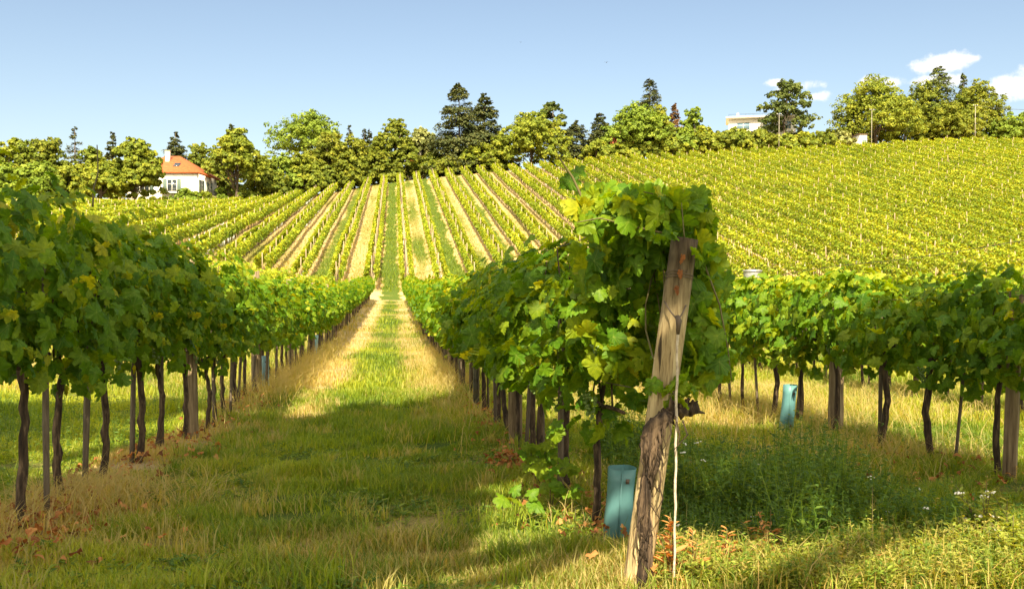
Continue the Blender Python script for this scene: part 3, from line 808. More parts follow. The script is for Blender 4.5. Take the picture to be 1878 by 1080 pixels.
# tall bare shoot above the left canopy
def tall_shoot():
    a=P(170,380,5.6); o=a.copy(); r=empty('vine_shoot',tuple(o)); mb=MB(); p=np.array([P(x,y,5.6) for x,y in [(170,380),(172,345),(180,318),(179,290),(178,266)]])-o
    t=np.linspace(0,4,20); add_tube(mb,np.stack([np.interp(t,range(5),p[:,i]) for i in range(3)],1),np.linspace(.006,.003,20),5); mb.obj('stem',M['shoot'],r)
    tag(r,'thin dark bare shoot rising above the foliage of the left row','vine shoot')
tall_shoot()

# ------------------------------------------------------------------ grass
BL=(np.array([[-.5,0,0],[.5,0,0],[.42,.22,.58],[-.42,.22,.58],[0,.75,.92]]),np.array([[0,1,2],[0,2,3],[3,2,4]]))
def blades(mb,X,Y,h,w,rnd,dry,g,lean=1.0,zoff=0.0):
    n=len(X); a=g.uniform(0,6.283,n); c,s=np.cos(a),np.sin(a)
    le=lean*g.uniform(.2,1.6,n)
    Mx=np.zeros((n,3,3)); Mx[:,0,0]=c; Mx[:,1,0]=s; Mx[:,0,1]=-s; Mx[:,1,1]=c; Mx[:,2,2]=1
    sc=np.stack([w,h*le,h],1)
    pos=np.stack([X,Y,ground(X,Y)-.01+zoff],1)
    scatter(mb,BL[0],BL[1],pos,Mx,sc,rnd,dry)
def wedge(g,n,y0,y1,p=1.0,xl=-.44,xr=.78,xmax=99,xmin=-99):
    y=y0+(y1-y0)*g.random(n)**p
    x=(xl+(xr-xl)*g.random(n))*y
    k=(x<xmax)&(x>xmin); return x[k],y[k]
def grass():
    g=np.random.default_rng(9); mb=MB()
    specs=[(300000,3.2,8.0,1.0,.0055,.06),(170000,8,14,1.0,.0075,.085),(150000,14,32,1.3,.012,.15),(80000,32,69,1.3,.025,.17)]
    for n,a,b,p,w,h in specs:
        X,Y=wedge(g,n,a,b,p,xmin=-9 if b<20 else -12,xmax=9 if b<20 else 22)
        d=dryness(X,Y); clump=.5+.45*_d2(X*1.6,Y*1.6)+.5*_d4(X,Y)
        hh=h*np.clip(.35+.85*clump,.2,2.1)*g.uniform(.5,1.35,len(X))*(1+.0*((X>XR+.5)|(X<XL-.4))*(Y<16))
        path=(X>XL+.45)&(X<XR-.35); hh=np.where(path&(Y>13),hh*.7,hh)
        hh=np.where(np.abs(Y-69.6)<1.0,hh*.1,hh)
        keep=g.random(len(X))<np.clip(1.25-.75*d*(Y<12),.3,1)
        dd=np.clip((d-.40)*1.6+.12*_d4(X*1.3,Y*1.3)+g.normal(0,.30,len(X)),0,1)
        X,Y,hh,dd=X[keep],Y[keep],hh[keep],dd[keep]
        rnd=np.clip(.45+.3*_d1(X*2,Y*2)+g.normal(0,.2,len(X)),0,1)
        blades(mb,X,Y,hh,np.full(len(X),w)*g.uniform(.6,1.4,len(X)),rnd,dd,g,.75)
    # taller, darker tufts that break up the turf
    for q in range(330):
        y0=3.5+10*g.random()**1.4; x0=g.uniform(XL+.3,XR+.1) if q%3 else g.uniform(XR+.4,XR+4)
        if abs(x0)>y0*.8: continue
        m=70; rr=g.uniform(.03,.11); blades(mb,x0+rr*g.normal(0,1,m),y0+rr*g.normal(0,1,m),g.uniform(.05,.15,m)*g.uniform(.7,1.25),np.full(m,.0055*max(1,y0/6)),np.clip(g.normal(g.uniform(.05,.6),.12,m),0,1),np.clip(g.normal(g.choice([.0,.0,.1,.6]),.15,m),0,1),g,.8)
    # hill strips
    n=110000; Y=74+(168-74)*g.random(n)**1.2; X=(-.26+.62*g.random(n))*Y; u=(X-XR)/S; fr=np.abs(u-np.round(u))*S; k=(fr>.2)&(X>-34)&(X<40); X,Y=X[k],Y[k]
    k=np.array([y<yhead(x)+2 for x,y in zip(X,Y)]); X,Y=X[k],Y[k]
    d=dryness(X,Y); blades(mb,X,Y,g.uniform(.08,.30,len(X)),g.uniform(.03,.07,len(X)),np.clip(g.normal(.35,.2,len(X)),0,1),np.clip((d-.2)*1.5+g.normal(0,.12,len(X)),0,1),g,.8)
    o=mb.obj('grass',M['grass']); tag(o,'green and straw-coloured grass covering the path and field','grass',kind='stuff')
grass()

# broad-leaf herbs in the grass, weeds at the right
HL=(np.array([[0,0,0],[.32,.35,.06],[.22,.75,.02],[0,1,-.08],[-.24,.72,.02],[-.3,.33,.06]]),np.array([[0,1,2],[0,2,3],[0,3,4],[0,4,5]]))
def herb(mb,X,Y,hmin,hmax,nl,ls,g,rl=(0,1),dry=0.0,stem=True,base=None):
    """each plant: stem with leaves"""
    n=len(X); h=g.uniform(hmin,hmax,n); lx=g.normal(0,.22,n); ly=g.normal(0,.22,n)
    z0=ground(X,Y)
    if stem:
        Mx=np.zeros((n,3,3)); a=g.uniform(0,6.28,n); Mx[:,0,0]=np.cos(a); Mx[:,1,0]=np.sin(a); Mx[:,0,1]=-np.sin(a); Mx[:,1,1]=np.cos(a)
        Mx[:,0,2]=lx; Mx[:,1,2]=ly; Mx[:,2,2]=1
        sv=np.array([[-.5,0,0],[.5,0,0],[.3,0,1],[-.3,0,1]]); sf=np.array([[0,1,2,3]])
        scatter(mb,sv,sf,np.stack([X,Y,z0],1),Mx,np.stack([np.full(n,.005),np.full(n,1.),h],1),g.uniform(.3,.8,n),dry)
    t=np.tile(np.linspace(.12,1,nl),(n,1))+g.normal(0,.04,(n,nl)); a=g.uniform(0,6.28,(n,nl))
    pos=np.stack([X[:,None]+lx[:,None]*h[:,None]*t, Y[:,None]+ly[:,None]*h[:,None]*t, z0[:,None]+h[:,None]*t],-1).reshape(-1,3)
    a=a.ravel(); m=len(a)
    tip=np.stack([np.cos(a),np.sin(a),g.uniform(-.2,.9,m)],1); nrm=np.stack([-.3*np.cos(a),-.3*np.sin(a),np.ones(m)],1)+g.normal(0,.25,(m,3))
    sc=ls*g.uniform(.5,1.2,m)*(1.15-.5*t.ravel())
    scatter(mb,HL[0],HL[1],pos,frames(nrm,tip),np.stack([sc*.62,sc,sc],1),np.clip(rl[0]+(rl[1]-rl[0])*g.random(m),0,1),np.clip(np.repeat(np.broadcast_to(dry,(n,)),nl),0,1))
    return np.stack([X+lx*h,Y+ly*h,z0+h],1)
def weeds():
    g=np.random.default_rng(19); mb=MB()
    X=g.uniform(-2.4,1.0,3200); Y=3.4+5.5*g.random(3200)**1.3; k=(dryness(X,Y)<.6)&(_d2(X*.8+4,Y*.8)>-.1); herb(mb,X[k],Y[k],.015,.06,6,.05,g,(.1,.9))
    X=g.uniform(-6.0,-2.1,1500); Y=g.uniform(4.8,12,1500); herb(mb,X,Y,.08,.26,7,.045,g,(.1,.9))
    # dark weed bed right of the post
    X=1.15+2.9*g.random(9000); Y=3.9+4.8*g.random(9000)**1.2; k=(X/Y>.22)&(X<2.75+.25*g.normal(0,1,len(X)))&(X>XR+.25)&(Y<7.6-.9*(X-1.2)+.4*g.normal(0,1,len(X)))
    k&=(_d2(X*1.3,Y*1.3)+.6*_d4(X*.6,Y*.6)+g.normal(0,.35,len(X))>-.35)
    X,Y=X[k],Y[k]
    hm=np.clip(.5+.5*_d2(X*1.1+2,Y*1.1),0.05,1); lo=hm<.5
    tops=herb(mb,X[lo],Y[lo],.06,.20,11,.042,g,(.0,.55)); tops=np.vstack([tops,herb(mb,X[~lo],Y[~lo],.18,.42,14,.048,g,(.0,.7))])
    X=XR+.2+5*g.random(2200); Y=4.2+6*g.random(2200); herb(mb,X,Y,.03,.11,7,.035,g,(.0,.9),dry=np.clip(g.normal(.2,.3,2200),0,1))
    o=mb.obj('weeds',M['weed']); tag(o,'dark green leafy weeds growing thick between the leaning post and the second row','weeds',kind='stuff')
    fl=MB(); iv,if_=ico(); k=g.random(len(tops))<.007; p=tops[k]
    pos=np.repeat(p,5,0)+g.normal(0,.010,(len(p)*5,3))*np.array([1,1,.4]); scatter(fl,iv,if_,pos,np.repeat(np.eye(3)[None],len(pos),0),np.stack([np.full(len(pos),.0055)]*2+[np.full(len(pos),.0035)],1),.5)
    o=fl.obj('wildflowers',M['flower']); tag(o,'tiny white flower heads scattered over the weeds','flowers',kind='stuff')
    # sunlit yellow-green fringe at the bottom right
    mb=MB()
    X=.95+2.7*g.random(3200); Y=3.3+.62*g.random(3200)**1.2; k=(X/Y>.27)&(X/Y<.80); X,Y=X[k],Y[k]
    herb(mb,X,Y,.05,.17,10,.035,g,(.4,1),dry=np.clip(g.normal(.15,.2,len(X)),0,1))
    Xb=.9+2.6*g.random(2600); Yb=3.2+.7*g.random(2600); blades(mb,Xb,Yb,g.uniform(.05,.19,2600),np.full(2600,.005),g.uniform(.4,1,2600),np.clip(g.normal(.35,.35,2600),0,1),g,1.0)
    o=mb.obj('sunlit_weeds',M['weed']); tag(o,'bright yellow-green weeds and dry stalks along the bottom right edge','weeds',kind='stuff')
weeds()

def tall_weed(px,py_top,Y,n,label,spread=.10,ls=.045,dry=.1,flowers=True,py_base=None,name='tall_weed',lm='weed'):
    g=np.random.default_rng(int(px)); p=P(px,py_top,Y); x=p[0]; z=gz(x,Y); H=max(p[2]-z,.15)
    r=empty(name,(x,Y,z)); st=MB(); lf=MB(); fl=MB(); iv,if_=ico()
    for i in range(n):
        h=H*(1 if i==0 else g.uniform(.55,.95)); ex=g.normal(0,spread) if i else 0; ey=g.normal(0,spread*.6) if i else 0
        t=np.linspace(0,1,7); c=np.stack([g.normal(0,.02)+ex*t**1.5,ey*t**1.5,h*t-.02],1); add_tube(st,c,.004-.0025*t,4,rg=g)
        m=int(46*h/.5); tt=g.uniform(.1,1,m); a=g.uniform(0,6.28,m); pos=np.stack([np.interp(tt,t,c[:,k]) for k in range(3)],1)
        tip=np.stack([np.cos(a),np.sin(a),g.uniform(.1,1.2,m)],1); nrm=np.stack([-.4*np.cos(a),-.4*np.sin(a),np.ones(m)],1)+g.normal(0,.2,(m,3))
        sc=ls*g.uniform(.6,1.2,m)*(1.2-.75*tt); scatter(lf,HL[0],HL[1],pos,frames(nrm,tip),np.stack([sc*.5,sc,sc],1)*1.5,g.uniform(.75,1,m),np.clip(g.normal(dry,.15,m),0,1))
        if flowers and 0<i<4:
            fl=MB(); q=c[-1]+g.normal(0,.010,(12,3))*[1,1,.3]; scatter(fl,iv,if_,q,np.repeat(np.eye(3)[None],12,0),.0042,.5); fl.obj('flower_head',M['flower'],r)
    st.obj('stem',M['shoot'],r); lf.obj('leaves',M[lm],r)
    tag(r,label,'weed','single tall weeds standing in the foreground')
tall_weed(1808,872,3.95,12,'tallest sunlit yellow-green weed at the right edge of the foreground',.10)
tall_weed(1850,905,3.85,12,'bushy sunlit weed with white flower heads in the bottom right corner',.12)
tall_weed(1770,935,3.9,8,'shorter sunlit flowering weed just left of the tallest weed',.08)
tall_weed(1835,965,3.75,13,'low sunlit weed in front of the tallest weed at bottom right',.13,flowers=False)
tall_weed(1735,1000,3.8,4,'small leafy weed left of the sunlit weed clump at bottom right',.09,flowers=False)
tall_weed(1598,885,4.1,1,'single thin green stalk rising alone from the weed bed',.02,.02,flowers=False)
tall_weed(1640,955,3.85,2,'thin straw-coloured seed stalk at the bottom right of the weed bed',.03,.03,.7,flowers=False)
tall_weed(1718,840,5.9,3,'light green feathery weed beside a thin stake in the second row',.06,.05,flowers=False)
tall_weed(1053,945,4.35,2,'small bright weed shoot beside the wide teal grow tube',.03,.04,flowers=False)
tall_weed(1410,925,3.9,4,'tangle of curled reddish dried shoots right of the leaning post',.09,.05,.0,flowers=False,lm='dryleaf')
tall_weed(1400,985,3.75,6,'low heap of dried orange-brown shoots at the foot of the weed bed',.12,.05,.0,flowers=False,lm='dryleaf')

for px,py,Y,n,lab in [(1222,930,3.34,4,'reddish dried vine shoot with curled leaves right beside the leaning post'),(1262,965,3.4,5,'orange-brown dried leaves on low stems right of the anchor cable'),(1330,960,3.6,4,'dried curled stalk arching between the anchor cable and the dried heap')]:
    tall_weed(px,py,Y,n,lab,.06,.05,.0,flowers=False,lm='dryleaf')
for px,py,Y,n,lab in [(1870,935,3.6,10,'broad-leaved yellow-green weed cut by the right edge at the bottom'),(1780,985,3.6,9,'leafy bright weed in front of the flowering weeds at bottom right'),(1690,1000,3.65,7,'bright green weed shoots at the bottom, left of the weed clump'),(1545,985,3.7,6,'upright bright weed at the bottom edge below the thin stalk'),(1480,1000,3.65,5,'small bright weed at the bottom edge beside the dried heap')]:
    tall_weed(px,py,Y,n,lab,.10,.055,.05,flowers=False)
# young vine suckers at the feet of the first vines in the right row
def suckers():
    g=np.random.default_rng(31)
    for (px,py,Y,n,lab) in [(985,825,5.6,14,'pale green vine sucker growing at the foot of the right row near the short post'),(1010,915,4.9,12,'broad-leaved sucker sprawling beside the first trunks of the right row')]:
        p=P(px,py,Y); z=gz(p[0],Y); r=empty('vine_sucker',(p[0],Y,z)); mb=MB(); st=MB()
        H=max(p[2]-z,.2)
        for i in range(4):
            t=np.linspace(0,1,6); e=g.normal(0,.14,2); c=np.stack([e[0]*t,e[1]*t,H*g.uniform(.7,1.2)*np.sin(t*1.7)],1); add_tube(st,c,.004-.002*t,4,rg=g)
            m=n//4+2; k=g.integers(2,6,m); pos=c[k]+g.normal(0,.02,(m,3))
            nrm=np.stack([g.normal(0,.4,m),-.5+g.normal(0,.3,m),.8+g.normal(0,.3,m)],1); tip=np.stack([g.normal(0,1,m),g.normal(-.3,.5,m),-.5+g.normal(0,.4,m)],1)
            scatter(mb,LT[i][0],LT[i][1],pos,frames(nrm,tip),g.uniform(.06,.11,m),g.uniform(.3,.8,m))
        st.obj('stem',M['shoot'],r); mb.obj('leaves',M['vine'],r); tag(r,lab,'vine sucker','suckers at the foot of the right row')
suckers()

# dry litter and straw heaps under the rows
def litter():
    g=np.random.default_rng(41)
    mb=MB()
    def lay(cx,cy,rx,ry,n):
        X=cx+rx*g.normal(0,1,n); Y=cy+ry*g.normal(0,1,n); m=n
        nrm=np.stack([g.normal(0,.6,m),g.normal(0,.6,m),np.ones(m)],1); tip=g.normal(0,1,(m,3))
        Mx=frames(nrm,tip); w=g.integers(0,3,m); pos=np.stack([X,Y,ground(X,Y)+g.uniform(.01,.09,m)],1); sc=g.uniform(.02,.05,m); rnd=g.random(m)
        for q in range(3):
            s=w==q
            scatter(mb,LM[q][0]*[1,1,2.5],LM[q][1],pos[s],Mx[s],sc[s],rnd[s])
    for y in np.arange(4.6,14,.6):
        lay(XL+.05,y,.2,.3,int(36*np.interp(y,[4.6,6.5,14],[1.6,1.0,.4]))); lay(XR+.0,y,.16,.3,int(26*np.interp(y,[4.6,14],[1.3,.4])))
    lay(XL+.1,4.9,.25,.2,130); lay(XR+.15,4.3,.15,.15,70); lay(1.15,3.75,.12,.12,80); lay(1.75,3.7,.2,.12,60); lay(XR+S-.1,5.5,.3,.6,90); lay(XR-.12,6.4,.10,.18,90)
    lay(-1.5,4.2,.2,.2,60)
    o=mb.obj('dry_leaf_litter',M['dryleaf']); tag(o,'brown and orange fallen leaves lying under the vine rows','fallen leaves',kind='stuff')
    mb=MB()
    def straw(cx,cy,rx,ry,n,h=.22):
        X=cx+rx*g.normal(0,1,n); Y=cy+ry*g.normal(0,1,n)
        blades(mb,X,Y,h*g.uniform(.4,1.3,n),g.uniform(.003,.006,n),g.random(n),np.clip(g.normal(.85,.12,n),0,1),g,1.9)
    straw(-1.66,5.35,.24,.34,2000,.17); straw(-1.9,4.6,.2,.3,700,.14); straw(XR+S-.2,6.6,.5,.5,1300,.18); straw(XR+S-.1,8.4,.5,.8,1200,.2); straw(XR+S+.6,9.8,1.2,.9,4000,.26)
    straw(XL+.25,13.5,.2,1.6,1500,.3); straw(XL+.3,18,.2,3,1500,.35); straw(XR-.25,15,.2,3,2500,.3); straw(1.3,3.6,.2,.12,120,.15); straw(1.7,3.6,.35,.12,160,.16); straw(XR+.1,5.0,.2,.5,300,.16)
    o=mb.obj('dry_grass',M['grass']); tag(o,'heaps of bent straw-coloured dry grass at the feet of the vines','dry grass',kind='stuff')
litter()

# ------------------------------------------------------------------ trees
def clump_leaves(mb,lobes,n,size,g,squash=1.0,dark=0.0):
    """leaves gathered in clumps over the lobes of a crown; lobes: (c, r)"""
    vol=np.array([r[0]*r[1]+r[0]*r[2] for c,r in lobes]); vol=vol/vol.sum()
    for (c,r),w in zip(lobes,vol):
        c=np.array(c,float); r=np.array(r,float)
        nc=max(8,int(16+ (r.mean()/ (size*2.2))**1.35*3)); nl=int(n*w)
        d=g.normal(0,1,(nc,3)); d/=np.linalg.norm(d,axis=1)[:,None]; d[:,2]=np.where(d[:,2]<-.55,-d[:,2]*.4,d[:,2])
        rad=g.uniform(.42,1.18,nc)**.7; cc=c+d*r*rad[:,None]
        cr=r.mean()*g.uniform(.12,.32,nc)
        k=g.integers(0,nc,nl); q=g.normal(0,1,(nl,3)); q/=np.linalg.norm(q,axis=1)[:,None]; 
        q[:,2]=np.where(q[:,2]<-.3,-q[:,2],q[:,2])
        pos=cc[k]+q*(cr[k]*g.uniform(.5,1.08,nl))[:,None]*[1,1,.75]
        nrm=q+.35*d[k]+g.normal(0,.35,(nl,3)); tip=g.normal(0,1,(nl,3))+[0,0,-.6]
        crn=g.normal(0,.14,nc)
        rnd=np.clip(.5+crn[k]+g.normal(0,.17,nl)-dark,0,1)
        scatter(mb,Q1[0],Q1[1],pos,frames(nrm,tip),size*g.uniform(.6,1.3,nl),rnd)
def limb(mb,a,b,r0,r1,g,n=6,bend=.08):
    t=np.linspace(0,1,7)[:,None]; a=np.array(a,float); b=np.array(b,float); l=np.linalg.norm(b-a)
    p=a*(1-t)+b*t+np.sin(t*3.14)*g.normal(0,bend*l,3)*[1,1,.3]; add_tube(mb,p,(r0*(1-t)+r1*t)[:,0],n,rough=.06,rg=g)
def place(px,Y,py_top,w_px):
    p=P(px,py_top,Y); x=p[0]; z=gz(x,Y); d=np.linalg.norm(P(px,py_top,Y)[:2]-P(px+w_px,py_top,Y)[:2])
    return x,z,p[2]-z,d
def broad(px,py_top,w_px,Y,label,mat='t_mid',n=4200,trunk=.28,seed=None,bark='treebark',name='broadleaf_tree',dens=1.0,lobn=9,size=.27,lowest=.2,group='trees along the top of the vineyard',cat='tree',xyz=None):
    g=np.random.default_rng(seed if seed is not None else int(px*7+py_top))
    if xyz: x,z,H,W,Y=xyz
    else: x,z,H,W=place(px,Y,py_top,w_px); W*=1.28; n=n*4.2
    r=empty(name,(x,Y,z)); tr=MB(); cr=MB()
    zl=H*lowest; hc=H-zl
    lobes=[]
    nL=lobn
    for i in range(nL):
        t=(i+.5)/nL; a=i*2.4+g.uniform(0,1.2)
        zz=zl+hc*(.18+.66*t); rr=W/2*(.62-.50*t**2)*(.6+.4*np.sin(min(t*3.0+.35,3.1)))
        if lowest<.12: zz=zl+hc*(.07+.77*t); rr=W/2*(.62-.46*t**2)
        ra=W*g.uniform(.19,.27)*(1.05-.30*t)
        lobes.append(((rr*math.cos(a),rr*math.sin(a),zz),(ra,ra,ra*g.uniform(.7,1.0)*min(1.2,hc/W+.35))))
    lobes.append(((0,0,H-W*.17),(W*.2,W*.2,W*.18)))
    lobes.append(((0,0,zl+hc*.45),(W*.30,W*.30,hc*.30)))
    # scale so that the top of the crown meets the pixel
    clump_leaves(cr,lobes,int(n*dens),size,g)
    r0=max(.12,H*.022)
    if H>4:
        limb(tr,(0,0,-.3),(g.normal(0,.2),g.normal(0,.2),zl+hc*.5),r0,r0*.5,g,8,.03)
        for c,rad in lobes[:-1:1]:
            limb(tr,(0,0,zl*.8+g.uniform(0,.3)*hc),c,r0*.42,r0*.12,g,5)
    else:
        for c,rad in lobes[:5]: limb(tr,(0,0,-.1),c,.05,.02,g,5)
    tr.obj('trunk',M[bark],r,smooth=True); cr.obj('crown',M[mat],r)
    tag(r,label,cat,group); return r
def spruce(px,py_top,w_px,Y,label,mat='t_spruce',n=3600,gap=0.0,name='spruce_tree',p=.9,lowest=.12,size=.55,group='trees along the top of the vineyard'):
    g=np.random.default_rng(int(px*3+py_top)); x,z,H,W=place(px,Y,py_top,w_px); W*=1.5; n=int(n*3.2); p*=.85; r=empty(name,(x,Y,z)); tr=MB(); cr=MB()
    limb(tr,(0,0,-.3),(0,0,H*.985),max(.1,H*.017),.03,g,8,.0)
    nb=int(50+H*7); zt=np.sort(g.uniform(lowest,1,nb)**1.0); pos=[];nr=[];tp=[];rd=[];sz=[]
    per=n//nb
    for t in zt:
        L_=W/2*((1-t)/(1-lowest))**p*g.uniform(.65,1.12)+.15; a=g.uniform(0,6.283)
        if g.random()<gap: continue
        d=np.array([math.cos(a),math.sin(a),0.]); z0=H*t; droop=L_*g.uniform(.05,.35)
        limb(tr,(0,0,z0),d*L_*.8+[0,0,z0-droop*.5],.05,.015,g,4,.02)
        m=max(6,int(per*(.55+L_/(W/2)))); u=g.uniform(.12,1,m)**.7
        lat=g.normal(0,.28,m)*L_*(1.1-u*.5); q=d*(u*L_)[:,None]+np.stack([-d[1]*lat,d[0]*lat,0*lat],1)+np.stack([0*u,0*u,z0-droop*u**1.6+.12*L_*u**3+g.normal(0,.05+.03*L_,m)-np.abs(lat)*.35],1)
        pos.append(q); nr.append(np.stack([g.normal(0,.45,m)+d[0]*.35,g.normal(0,.45,m)+d[1]*.35,np.ones(m)*.8],1)); tp.append(np.stack([d[0]+g.normal(0,.6,m),d[1]+g.normal(0,.6,m),-.35+g.normal(0,.2,m)],1))
        rd.append(np.clip(g.normal(.45,.2,m)+.2*u,0,1)); sz.append(size*.95*g.uniform(.5,1.1,m)*(1-.35*t))
    pos=np.vstack(pos); scs=np.concatenate(sz)
    scatter(cr,Q1[0],Q1[1],pos,frames(np.vstack(nr),np.vstack(tp)),np.stack([scs*.55,scs,scs],1),np.concatenate(rd))
    tr.obj('trunk',M['treebark'],r,smooth=True); cr.obj('crown',M[mat],r); tag(r,label,'tree',group); return r
def pine(px,py_top,w_px,Y,label,n=4200,lowest=.35,pads=13,round_=False,mat='t_pine'):
    g=np.random.default_rng(int(px+py_top)); x,z,H,W=place(px,Y,py_top,w_px); W*=1.15; n=int(n*1.6); r=empty('pine_tree',(x,Y,z)); tr=MB(); cr=MB()
    limb(tr,(0,0,-.3),(W*.04,0,H*.9),max(.15,H*.02),.08,g,8,.02); lobes=[]
    for i in range(pads):
        t=(i+.5)/pads; a=i*2.39+g.uniform(0,.8); zz=H*(lowest+(.93-lowest)*t); env=math.sin(min(1,(1-t)*.9+.18)*1.75)
        rr=W/2*(.70*env)*g.uniform(.75,1.05); ra=W*g.uniform(.15,.22)
        c=(rr*math.cos(a),rr*math.sin(a),zz); lobes.append((c,(ra,ra,ra*.42))); limb(tr,(W*.03*t,0,zz-H*.08),c,.09,.03,g,5)
    lobes.append(((0,0,H*.95),(W*.17,W*.17,W*.09)))
    clump_leaves(cr,lobes,int(n*1.4),.32,g)
    tr.obj('trunk',M['treebark'],r,smooth=True); cr.obj('crown',M[mat],r); tag(r,label,'tree','trees along the top of the vineyard'); return r

GL='trees left of the vineyard'
broad(28,258,120,138,'olive-green tree at the far left edge of the skyline','t_mid',4800,lowest=.05,group=GL)
broad(82,250,95,146,'dark rounded tree second from the left edge','t_dark',4200,lowest=.05,group=GL)
broad(-10,300,110,128,'low yellowish tree cut by the left edge of the photo','t_light',3600,lowest=.02,group=GL)
broad(62,300,95,130,'yellow-green leafy tree in front of the dark left trees','t_light',3600,lowest=.02,group=GL)
broad(122,300,85,134,'golden olive tree between the far left trees and the white house','t_mid',3600,lowest=.02,group=GL)
spruce(137,233,46,162,'sparse dark spruce with bare whorls above the left trees',gap=.25,n=1500,size=.45,group=GL)
spruce(206,242,34,168,'small spruce tip above the trees left of the house',n=1300,group=GL)
broad(165,272,85,142,'olive tree with dense crown left of the house trees','t_mid',3800,lowest=.04,group=GL)
broad(186,300,80,128,'multi-stemmed tree at the field edge left of the house','t_mid',3200,lowest=.25,group=GL)
broad(246,256,98,130,'large round maple hiding the left half of the white house','t_mid',6500,lowest=.20,lobn=12,group=GL)
spruce(322,242,66,172,'dark spruce behind the orange roof',n=2600,group=GL)
broad(366,262,70,172,'dark green tree just right of the spruce behind the roof','t_dark',2800,group=GL)
spruce(425,228,40,166,'narrow spruce tip behind the tall tree right of the house',n=1300)
broad(430,238,92,150,'tall slender-trunked tree right of the white house','t_mid',5200,lowest=.30,lobn=11)
broad(400,285,50,160,'small tree between the tan house and the tall tree','t_dark',2000)
broad(478,285,80,158,'low olive tree right of the tall slender tree','t_mid',3200,lowest=.05)
broad(520,285,80,161,'yellow-green tree below the high airy tree','t_light',3200,lowest=.05)
broad(566,208,128,178,'high airy bright green tree standing above its neighbours','t_light',4600,lowest=.38,lobn=10,dens=.8)
broad(500,315,60,156,'round bush-like tree at the row ends left of centre','t_dark',2400,lowest=.02)
broad(556,280,75,162,'broad olive tree in front of the airy tree','t_mid',3200,lowest=.05)
broad(600,248,92,166,'golden-brown tree right of the high airy tree','t_gold',4200,lowest=.08)
broad(590,300,70,164,'dark shady tree at the heads of the centre-left rows','t_dark',2800,lowest=.02)
spruce(641,230,22,182,'tiny spruce tip left of centre',n=700)
spruce(668,236,18,182,'slim grey spruce tip, left one of a close pair',n=600)
spruce(678,238,16,182,'slim grey spruce tip, right one of a close pair',n=600)
broad(650,252,80,170,'olive tree with golden top left of the tall dark tree','t_gold',3400,lowest=.05)
broad(640,300,76,168,'dark tree just above the row heads left of the path line','t_dark',2800,lowest=.02)
broad(694,246,56,172,'narrow yellowish tree beside the tall dark tree','t_gold',2600,lowest=.08)
broad(724,218,74,174,'tall dark tree with ragged top straight above the path','t_dark',4600,lowest=.08,lobn=12)
broad(690,300,60,171,'shadowy round tree left of the small white building','t_dark',2200,lowest=.02)
broad(722,300,40,172,'shadowy bush behind the head of the path','t_dark',1500,lowest=.02)
broad(772,235,52,178,'pale airy birch with light trunk right of the tall dark tree','t_pale',1900,lowest=.3,bark='birchbark',name='birch_tree',size=.34)
broad(792,280,56,174,'dense green tree at the foot of the big spruce','t_dark',2600,lowest=.02)
spruce(842,154,92,174,'tallest dark spruce on the left of the big pair',n=6000,p=.75,lowest=.06,size=.62)
spruce(888,172,76,177,'shorter dark spruce on the right of the big pair',n=4600,p=.75,lowest=.06,size=.62)
broad(830,285,56,171,'reddish olive tree beneath the big spruces','t_gold',2400,lowest=.02)
broad(878,262,70,171,'bushy green tree beneath the right big spruce','t_mid',3000,lowest=.02)
broad(920,250,60,173,'dark green tree between the spruces and the round tree','t_dark',2600,lowest=.02)
broad(975,208,118,169,'large round golden-green tree right of the spruces','t_mid',6500,lowest=.04,lobn=12)
pine(1011,189,62,178,'flat-topped dark pine behind the large round tree',3000,.55,9)
spruce(1057,221,58,174,'dense dark conical fir standing alone right of the round tree',n=3600,p=.7,lowest=.02,size=.5)
spruce(1101,206,48,176,'dark narrow spruce left of the spreading tree',n=2600,p=.7,lowest=.05)
broad(1095,255,56,170,'low green bush beneath the narrow spruce','t_mid',2200,lowest=.02)
broad(1168,198,112,173,'wide spreading light green tree above the small chalet','t_light',5600,lowest=.12,lobn=12)
spruce(1192,145,50,182,'tall ragged grey spruce above the spreading tree',n=2600,gap=.15,p=.6)
broad(1208,195,54,175,'yellow-green narrow tree right of the spreading tree','t_gold',2800,lowest=.1)
spruce(1237,190,30,180,'thin rust-brown spruce right of the tall grey one','t_rust',n=1500)
broad(1270,196,50,175,'bright green upright tree left of the flat white building','t_light',2600,lowest=.05)
for i,(px,py,w,lab,mt) in enumerate([(1140,262,56,'low shrub in front of the chalet','t_mid'),(1190,262,50,'round shrub beneath the spreading tree','t_dark'),(1225,240,60,'shrub at the left end of the hilltop hedge','t_mid'),(1256,236,50,'second shrub from the left in the hilltop hedge','t_light'),
    (1290,234,56,'broad hedge shrub below the bright upright tree','t_mid'),(1325,238,56,'hedge shrub left of the flat white building','t_dark'),(1352,236,56,'hedge shrub in front of the flat white building left end','t_mid'),(1392,237,60,'hedge shrub in front of the flat white building','t_dark'),
    (1432,248,58,'hedge shrub at the foot of the lone round pine','t_mid'),(1472,244,56,'hedge shrub right of the lone round pine','t_mid'),(1510,242,56,'last hedge shrub before the big maple','t_dark'),(1545,240,40,'small pale shrub beside the big maple','t_pale')]):
    broad(px,py,w,171 if px<1400 else 176,lab,mt,1900,lowest=.0,name='shrub',group='hedge shrubs along the hilltop',cat='shrub',lobn=6,size=.36)
pine(1443,151,98,184,'lone round-topped pine beside the flat white building',5200,.30,17)
broad(1605,145,124,182,'big dense maple on the hilltop at right','t_mid',7500,lowest=.06,lobn=14)
broad(1565,190,50,183,'ragged left shoulder tree beside the big maple','t_dark',2200,lowest=.02)
broad(1655,180,60,186,'dark tree filling between the big maple and the pine','t_dark',2800,lowest=.02)
broad(1695,150,88,188,'dark pine-like tree left of the hilltop spruce','t_dark',4200,lowest=.08)
